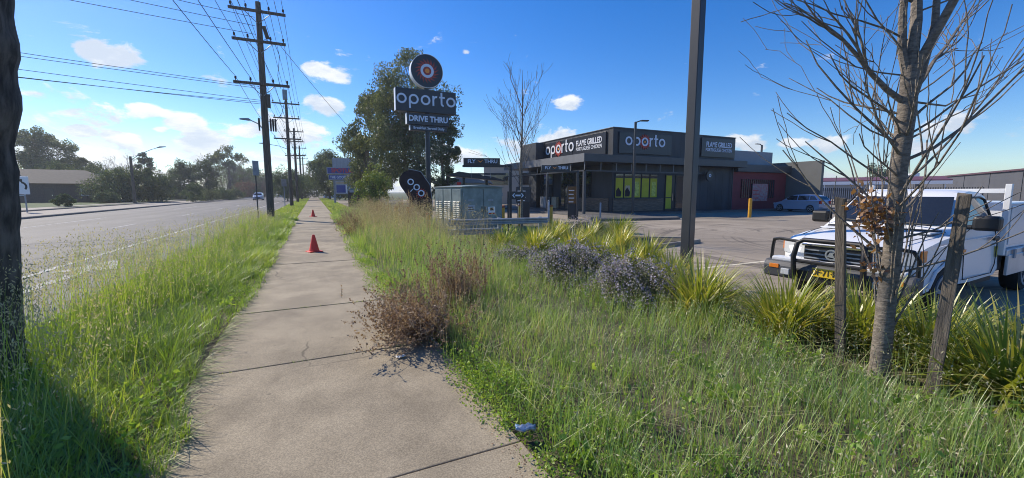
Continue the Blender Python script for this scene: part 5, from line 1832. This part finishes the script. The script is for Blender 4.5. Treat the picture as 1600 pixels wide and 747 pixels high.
def leafy_tree(name, label, loc, h, trunk_h, cw, leafm, bark, nleaf, lsize, clumps, stems=1, group=None, gap=.35, droop=0.2, base=0.25, cat='tree'):
    """tapered trunk(s) with limbs reaching into leaf clumps spread through the crown"""
    t = thing(name, label, cat, loc, 0, group)
    mb = MB()
    cc = []
    for k in range(clumps):
        for _ in range(20):
            z = rng.uniform(base, 1.0)
            prof = math.sin(PI * min(1, max(0.0, (z - base) / (1 - base)) ** .75 * .93 + .06)) ** .7
            a = rng.uniform(0, 2 * PI)
            rr = cw * .5 * prof * math.sqrt(rng.uniform(.05, 1))
            c = np.array([rr * math.cos(a), rr * math.sin(a), z * h])
            if all(np.linalg.norm((c - q[0]) / np.array([1, 1, .8])) > cw * gap * .32 for q in cc):
                break
        cc.append((c, cw * rng.uniform(.11, .20)))
    tops = []
    for s in range(stems):
        a = 2 * PI * s / max(1, stems) + .5
        lx, ly = (.0, .0) if stems == 1 else (math.cos(a) * cw * .12, math.sin(a) * cw * .12)
        r0 = h * .018 / math.sqrt(stems) * 1.3
        p = [(lx * .25, ly * .25, -.2), (lx * .5, ly * .5, trunk_h * .5), (lx, ly, trunk_h), (lx * 1.4, ly * 1.4, h * .72)]
        mb.tube(p, [r0 * 1.25, r0, r0 * .8, r0 * .25], 8)
        tops.append(p)
    for i, (c, r_) in enumerate(cc):
        p = tops[i % stems]
        u = rng.uniform(.0, .8)
        st = Vector(p[2]).lerp(Vector(p[3]), u) if c[2] > p[2][2] else Vector(p[1]).lerp(Vector(p[2]), .9)
        en = Vector(c)
        mid = st.lerp(en, .5) + Vector((0, 0, .06 * h * (.5 - u)))
        mb.tube([st, mid, en], [h * .006, h * .004, h * .0018], 5, False)
    mb.build('trunk', bark, t, True)
    per = nleaf // clumps
    pts = []
    for c, r_ in cc:
        d = rng.normal(size=(per, 3))
        d /= np.linalg.norm(d, axis=1)[:, None]
        rad = rng.uniform(.25, 1, per) ** .5
        # smaller tufts inside the clump give an uneven outline
        nt_ = 9
        tuft = rng.normal(size=(nt_, 3))
        tuft /= np.linalg.norm(tuft, axis=1)[:, None]
        tuft *= r_ * rng.uniform(.45, 1.15, nt_)[:, None]
        own = rng.integers(0, nt_, per)
        q = c + tuft[own] * np.array([1, 1, .75]) + d * (rad * r_ * .48)[:, None]
        pts.append(q)
    c = np.concatenate(pts)
    n = len(c)
    V, F, A = leaves(c, rng.uniform(.7, 1.3, n) * lsize, rng.uniform(0, 1, n), .5, droop)
    link('crown', np_mesh('crown', V, F, A), leafm, t)
    return t


leafy_tree('gum_tree', 'tall spreading gum tree behind the pylon sign', (9.7, 45.5, 0), 15.5, 5.5, 9.4, M['gumleaf'], M['gumbark'], 44000, .22, 70, 4, base=.22, droop=1.0)
leafy_tree('gum_tree', 'shorter gum tree at the left flank of the tall one', (6.6, 51.0, 0), 12.6, 3.5, 6.4, M['gumleaf'], M['gumbark'], 30000, .22, 46, 3, base=.16, droop=.9)
leafy_tree('gum_tree', 'lower gum tree behind the billboard', (5.6, 69.0, 0), 10.6, 3.0, 7.5, M['gumleaf'], M['gumbark'], 20000, .26, 40, 3, base=.12, droop=.9)
leafy_tree('gum_tree', 'low gum canopy trailing right of the pylon pole', (13.2, 45.0, 0), 10.6, 5.5, 4.6, M['gumleaf'], M['gumbark'], 9000, .21, 18, 2, base=.45, droop=.9)
leafy_tree('lime_shrub', 'bright lime-green shrub below the gum tree', (4.9, 38.5, 0), 3.5, .6, 3.4, M['limeleaf'], M['twigd'], 9000, .14, 30, 3, base=.08, cat='shrub')
leafy_tree('street_tree', 'rounded street tree left of the billboard', (3.25, 103.6, 0), 10.2, 2.4, 9.2, M['darkleaf'], M['bark'], 22000, .32, 46, 1, base=.16)
leafy_tree('street_tree', 'low street tree behind the second and third power poles', (-4.6, 92, 0), 5.4, 1.5, 7.2, M['midleaf'], M['bark'], 14000, .24, 38, 1, base=.2)
leafy_tree('street_tree', 'dark tree at the far end of the road', (-2.0, 123, 0), 5.6, 1.6, 9, M['darkleaf'], M['bark'], 12000, .32, 34, 1, base=.14)
leafy_tree('street_tree', 'dark tree closing the footpath behind the billboard', (8.0, 92, 0), 8.0, 2.0, 8.5, M['darkleaf'], M['bark'], 16000, .32, 38, 1, base=.1)
leafy_tree('garden_tree', 'small dark tree right of the pylon pole above the cabinet', (11.6, 38.8, 0), 3.9, 1.2, 2.4, M['darkleaf'], M['bark'], 8000, .14, 26, 1, base=.15)
leafy_tree('garden_tree', 'small dark tree between the feather flag and the pylon pole', (9.6, 41.0, 0), 4.0, 1.2, 2.4, M['darkleaf'], M['bark'], 7000, .14, 24, 1, base=.15)
# across the road
leafy_tree('gum_tree', 'big gum tree at the left behind the house across the road', (-49.8, 117.7, 0), 13.2, 5.5, 11, M['gumleaf'], M['gumbark'], 18000, .34, 36, 2, base=.45)
for (x, y, h, cw, lab, lm) in ((-41.5, 104, 6.4, 9, 'dark round tree behind the left half of the house', 'darkleaf'), (-37.1, 106, 6.6, 9, 'dark tree behind the right end of the house', 'darkleaf'),
                               (-42, 114, 8.2, 5, 'ragged dark tree behind the house ridge', 'gumleaf'), (-46.5, 112, 7.5, 8, 'olive tree below the big gum', 'gumleaf'),
                               (-28.4, 88, 5.0, 8.5, 'massive dark hedge-like tree left of the far street light', 'darkleaf'), (-24.9, 89, 5.1, 7, 'massive dark hedge-like tree right of the far street light', 'darkleaf'),
                               (-34.0, 121, 9.8, 4.6, 'dark pointed conifer behind the far street light', 'darkleaf'),
                               (-27.8, 112.8, 4.8, 6.5, 'pale green tree in the gap right of the hedge trees', 'midleaf'),
                               (-26.4, 117.6, 8.0, 8, 'dark round tree with shaded side beyond the service road', 'darkleaf'), (-22.2, 117, 8.2, 8, 'second dark round tree beyond the service road', 'darkleaf'),
                               (-22.6, 150, 14.6, 10, 'tall open gum above the bare brown tree', 'gumleaf'), (-20.5, 160, 8.6, 12, 'dark tree mass below the open gum', 'darkleaf'), (-19.5, 178, 9.8, 11, 'dark tree mass sloping down behind the nearest pole', 'darkleaf'),
                               (-25, 170, 9.5, 14, 'far dark tree mass behind the bare brown tree', 'gumleaf'),
                               (-19, 240, 8, 14, 'distant low tree at the road vanishing point', 'darkleaf')):
    og = 'open gum' in lab
    leafy_tree('tree', lab, (x, y, 0), h, h * (.6 if og else .22), cw, M[lm], M['bark'], 5000 if og else 16000, .32 * max(h, 7) / 10, 18 if og else 40, 1, 'trees across the road', base=.62 if og else .05)
for (x, y, h, w_, lab, lm) in ((-18.1, 86, 2.7, 3.4, 'leafy green shrub at the near end of the median row', 'midleaf'), (-17.8, 94, 1.9, 4.2, 'low olive shrub along the median, second in the row', 'gumleaf'),
                               (-17.6, 106, 2.1, 4.5, 'low olive shrub along the median, third in the row', 'midleaf'), (-17.5, 120, 1.9, 5, 'low pale shrub along the median, fourth in the row', 'gumleaf'),
                               (-18.2, 150, 4.4, 7, 'reddish shrub left of the approaching car', 'redleaf'), (-18, 178, 5.6, 8, 'reddish-brown shrub mass behind the approaching car', 'redleaf'), (-18, 212, 6.4, 9, 'reddish-brown shrub behind the nearest power pole', 'redleaf'),
                               (-24.8, 62.6, 1.3, 1.7, 'round garden shrub on the lawn across the road', 'midleaf'), (-26.7, 79, 1.6, 2.6, 'spiky pale shrub before the hedge trees', 'midleaf'), (-28.0, 82, 2.9, 2.2, 'taller pale shrub behind the spiky shrub', 'midleaf')):
    leafy_tree('shrub', lab, (x, y, 0), h, h * .2, w_, M[lm], M['twigd'], 6000, .15 * max(1, y / 90), 22, 2, 'shrubs across the road', base=.06, cat='shrub')
# small trees to the right behind the lot
leafy_tree('tree', 'small dark tree top left of the bare trunk beyond the far shed roof', (150, 66, 0), 9.5, 3, 9, M['darkleaf'], M['bark'], 3000, .5, 18, 1, 'trees behind the lot', base=.3)
leafy_tree('tree', 'small dark tree top right of the bare trunk beyond the warehouse', (150, 34, 0), 9.5, 3, 7, M['darkleaf'], M['bark'], 3000, .5, 18, 1, 'trees behind the lot', base=.3)


def bare_tree(name, label, loc, build, cat='tree'):
    t = thing(name, label, cat, loc)
    mb = MB()
    build(mb)
    mb.build('trunk', M['twig'], t, True)
    return t


# far bare winter trees
def wintry(h, w_):
    def f(mb):
        mb.tube([(0, 0, -.2), (0, 0, h * .18)], [h * .02, h * .016], 7)
        for k in range(9):
            a = random.uniform(0, 2 * PI)
            branchy(mb, (0, 0, h * random.uniform(.12, .22)), (math.cos(a) * w_, math.sin(a) * w_, 1.0), h * .5, h * .010, 3, .42, .03, None, 5, 4, .10, h * .0016)
    return f


bare_tree('bare_tree', 'wide bare grey-brown tree across the road before the dark trees', (-18.8, 119, 0), wintry(9.6, 1.0))
bare_tree('bare_tree', 'second bare brown tree across the road near the cars', (-18.6, 160, 0), wintry(8, .9))
bare_tree('bare_tree', 'bare pale tree rising behind the hedge trees across the road', (-35.8, 114.3, 0), wintry(9.4, .7))


# sapling beside the cabinet
def sapling(mb):
    mb.tube([(0, 0, -.1), (.02, 0, 1.2), (-.02, .02, 2.6), (.02, 0, 3.8), (.04, 0, 5.0), (.02, 0, 6.1)], [.055, .05, .042, .032, .018, .006], 8)
    for k in range(26):
        z = random.uniform(1.7, 4.9)
        a = random.uniform(0, 2 * PI)
        s = (5.6 - z) / 3.9
        branchy(mb, (0, 0, z), (math.cos(a) * .55, math.sin(a) * .55, 1.0), 1.0 + .9 * s, .014, 2, .33, .06, None, 5, 2, .07, .0045)


bare_tree('sapling', 'slender bare sapling behind the garden bed beside the cabinet', (7.2, 14.35, 0), sapling)

# ---- the bare tree with stakes
def yard_tree(mb):
    tr = [(0, 0, -.1), (0, 0, .1), (.0, .0, .6), (.01, .0, 1.2), (.0, .01, 1.8), (.01, .0, 2.25), (.0, .0, 2.6)]
    mb.tube(tr, [.085, .072, .066, .062, .060, .062, .056], 12)
    cR = Vector((.9, -.43, 0)).normalized()       # across the view, towards its right side
    cF = Vector((.43, .90, 0)).normalized()
    def lim(z, side, fwd, up_, L, r, depth=2, sub=5, wob=.11, upk=.04):
        d = cR * side + cF * fwd + Vector((0, 0, up_))
        branchy(mb, (0, 0, z), d, L, r, depth, .36, upk, None, 8, sub, wob, .0032)
    # leaders
    lim(2.3, -.80, .1, .6, .95, .026)
    lim(2.45, -.25, .1, 1.0, 1.45, .034)
    lim(2.5, .06, .0, 1.0, 2.2, .042)
    lim(2.5, .20, -.2, 1.0, 2.0, .034)
    lim(2.2, .50, .2, 1.0, 1.8, .033)
    lim(2.35, .9, .4, .55, 1.4, .020)
    # long whips from the lower trunk
    rs = random.Random(11)
    for k in range(20):   # fine sideways twigs among the leaders
        a = rs.uniform(0, 2 * PI)
        z = rs.uniform(1.9, 3.3)
        branchy(mb, cR * (.05 * math.cos(a)) + Vector((0, 0, z)), cR * math.cos(a) * 1.1 + cF * math.sin(a) * .6 + Vector((0, 0, rs.uniform(.05, .7))), rs.uniform(.7, 1.15), rs.uniform(.0065, .011), 2, .36, .06, None, 5, 2, .13, .0024)
    for k in range(18):
        z = rs.uniform(.85, 2.1)
        a = rs.uniform(0, 2 * PI)
        sd, fw = math.cos(a), math.sin(a) * .7
        branchy(mb, (0, 0, z), cR * sd + cF * fw + Vector((0, 0, rs.uniform(.15, .9))), rs.uniform(.7, 1.3), rs.uniform(.009, .015), 1, .34, .11, None, 6, 3, .10, .0030)
    for k in range(11):   # suckers low on the trunk
        a = rs.uniform(0, 2 * PI)
        branchy(mb, (.04 * math.cos(a), .04 * math.sin(a), rs.uniform(.35, .9)), cR * math.cos(a) * .35 + cF * math.sin(a) * .3 + Vector((0, 0, 1)), rs.uniform(.5, 1.2), .009, 1, .22, .03, None, 5, 2, .05, .0026)


t = bare_tree('street_tree', 'bare young tree held between two timber stakes', (4.36, 1.76, 0), yard_tree)
c = rng.normal(size=(230, 3)) * np.array([.06, .06, .085]) + np.array([-.15, .07, 1.37])
c2 = rng.normal(size=(60, 3)) * np.array([.05, .05, .06]) + np.array([-.24, .12, 1.52])
c3 = rng.normal(size=(26, 3)) * np.array([.05, .05, .04]) + np.array([-.12, .06, .98])
c = np.concatenate([c, c2, c3])
V, F, A = leaves(c, rng.uniform(.03, .075, len(c)), rng.uniform(0, 1, len(c)), .55, .6)
link('dead_leaves', np_mesh('dead_leaves', V, F, A), M['deadleaf'], t)


def stake(p0, p1, label):
    t = thing('tree_stake', label, 'stake', (p0[0], p0[1], 0), 0, 'timber tree stakes')
    d = Vector(p1) - Vector(p0)
    mb = MB()
    n = 7
    w_ = .042
    ring = []
    for i in range(n):
        u = i / (n - 1)
        c = Vector((0, 0, -.1)).lerp(Vector((d.x, d.y, p1[2])), u)
        k = 1 + random.uniform(-.05, .05)
        for sx, sy in ((-1, -1), (1, -1), (1, 1), (-1, 1)):
            ring.append((c.x + sx * w_ * k, c.y + sy * w_ * k + sx * .012, c.z + (random.uniform(-.03, .02) if i == n - 1 else 0)))
    fs = [(4 * i + j, 4 * i + (j + 1) % 4, 4 * i + 4 + (j + 1) % 4, 4 * i + 4 + j) for i in range(n - 1) for j in range(4)]
    fs += [(3, 2, 1, 0), (4 * n - 4, 4 * n - 3, 4 * n - 2, 4 * n - 1)]
    mb.add(ring, fs)
    mb.build('timber', M['stake'], t, bevel=.006)


stake((4.55, 2.14, 0), (4.50, 2.24, 1.55), 'upright weathered timber stake left of the bare tree')
stake((4.36, 1.42, 0), (4.47, 1.40, 1.59), 'leaning weathered timber stake right of the bare tree')


# ---- rough trunk at the left edge
def rough_trunk():
    t = thing('tree', 'thick rough-barked dark trunk leaning at the left edge of the verge', 'tree', (-2.62, 4.925, 0))
    n, m = 28, 64
    mb = MB()
    H_ = 6.2
    for i in range(m):
        z = -.15 + (H_ + .15) * i / (m - 1)
        r0 = .245 - .008 * z + .05 * math.exp(-max(z, 0) / .25)
        r0 += .035 * math.exp(-((z - 2.72) / .12) ** 2) + .025 * math.exp(-((z - 2.28) / .14) ** 2) - .025 * math.exp(-((z - 1.95) / .12) ** 2)
        for j in range(n):
            a = 2 * PI * j / n
            r_ = r0 * (1 + .02 * math.sin(3 * a + z) + .025 * math.sin(9 * a + 2.2 * math.sin(z * 2)) + .02 * math.sin(14 * a + z * 3.1)) + random.uniform(-.007, .007)
            mb.v.append((r_ * math.cos(a) + .111 * z, r_ * math.sin(a) - .053 * z, z))
    mb.f = [(i * n + j, i * n + (j + 1) % n, (i + 1) * n + (j + 1) % n, (i + 1) * n + j) for i in range(m - 1) for j in range(n)]
    mb.build('trunk', M['bark'], t, 'all')
    lb = MB()
    for k in range(5):
        a = 2 * PI * k / 5 + .4
        branchy(lb, (.111 * (H_ - .25), -.053 * (H_ - .25), H_ - .25), (math.cos(a) * .6, math.sin(a) * .6, 1), 2.6, .12, 2, .4, .03, None, 8, 3, .08, .01)
    lb.build('limbs', M['bark'], t, True)


rough_trunk()

# ---- litter
def litter():
    mb = MB()
    n = 7
    for i in range(n):
        for j in range(n):
            u, w_ = i / (n - 1) - .5, j / (n - 1) - .5
            mb.v.append((u * .125, w_ * .085, .045 + .012 * math.sin(9 * u + 3) * math.cos(8 * w_) + random.uniform(-.004, .004)))
    mb.f = [(i * n + j, (i + 1) * n + j, (i + 1) * n + j + 1, i * n + j + 1) for i in range(n - 1) for j in range(n - 1)]
    o = mb.build('crushed_can', M['can'], None, True, loc=(1.16, 2.24, .055), rot=(R(-14), 0, R(-20)))
    m = o.modifiers.new('solid', 'SOLIDIFY')
    m.thickness = .018
    tag(o, 'crushed blue and silver drink can at the footpath edge', 'can')
    mb = MB()
    for i in range(n):
        for j in range(n):
            u, w_ = i / (n - 1) - .5, j / (n - 1) - .5
            mb.v.append((u * .085, w_ * .05, .024 + .016 * abs(math.sin(7 * u + 2 * w_)) + random.uniform(0, .006)))
    mb.f = [(i * n + j, (i + 1) * n + j, (i + 1) * n + j + 1, i * n + j + 1) for i in range(n - 1) for j in range(n - 1)]
    o = mb.build('paper_scrap', M['paper'], None, loc=(.68, 3.93, .0), rot=(0, 0, R(15)))
    m = o.modifiers.new('solid', 'SOLIDIFY')
    m.thickness = .004
    tag(o, 'crumpled white paper scrap on the footpath by the brown bush', 'litter')


litter()

# ---------------------------------------------------------------- air
def haze():
    m = bpy.data.materials.new('haze_air')
    m.use_nodes = True
    t = m.node_tree
    t.nodes.clear()
    v = t.nodes.new('ShaderNodeVolumePrincipled')
    v.inputs['Color'].default_value = (.86, .92, 1.0, 1)
    v.inputs['Density'].default_value = .0005
    v.inputs['Anisotropy'].default_value = .5
    o = t.nodes.new('ShaderNodeOutputMaterial')
    t.links.new(v.outputs[0], o.inputs['Volume'])
    h = MB().box(-1400, 1400, -500, 2400, -1.9, 24).build('haze', m)
    h['kind'] = 'stuff'
    h['label'] = 'thin pale haze in the air over the whole street'


haze()
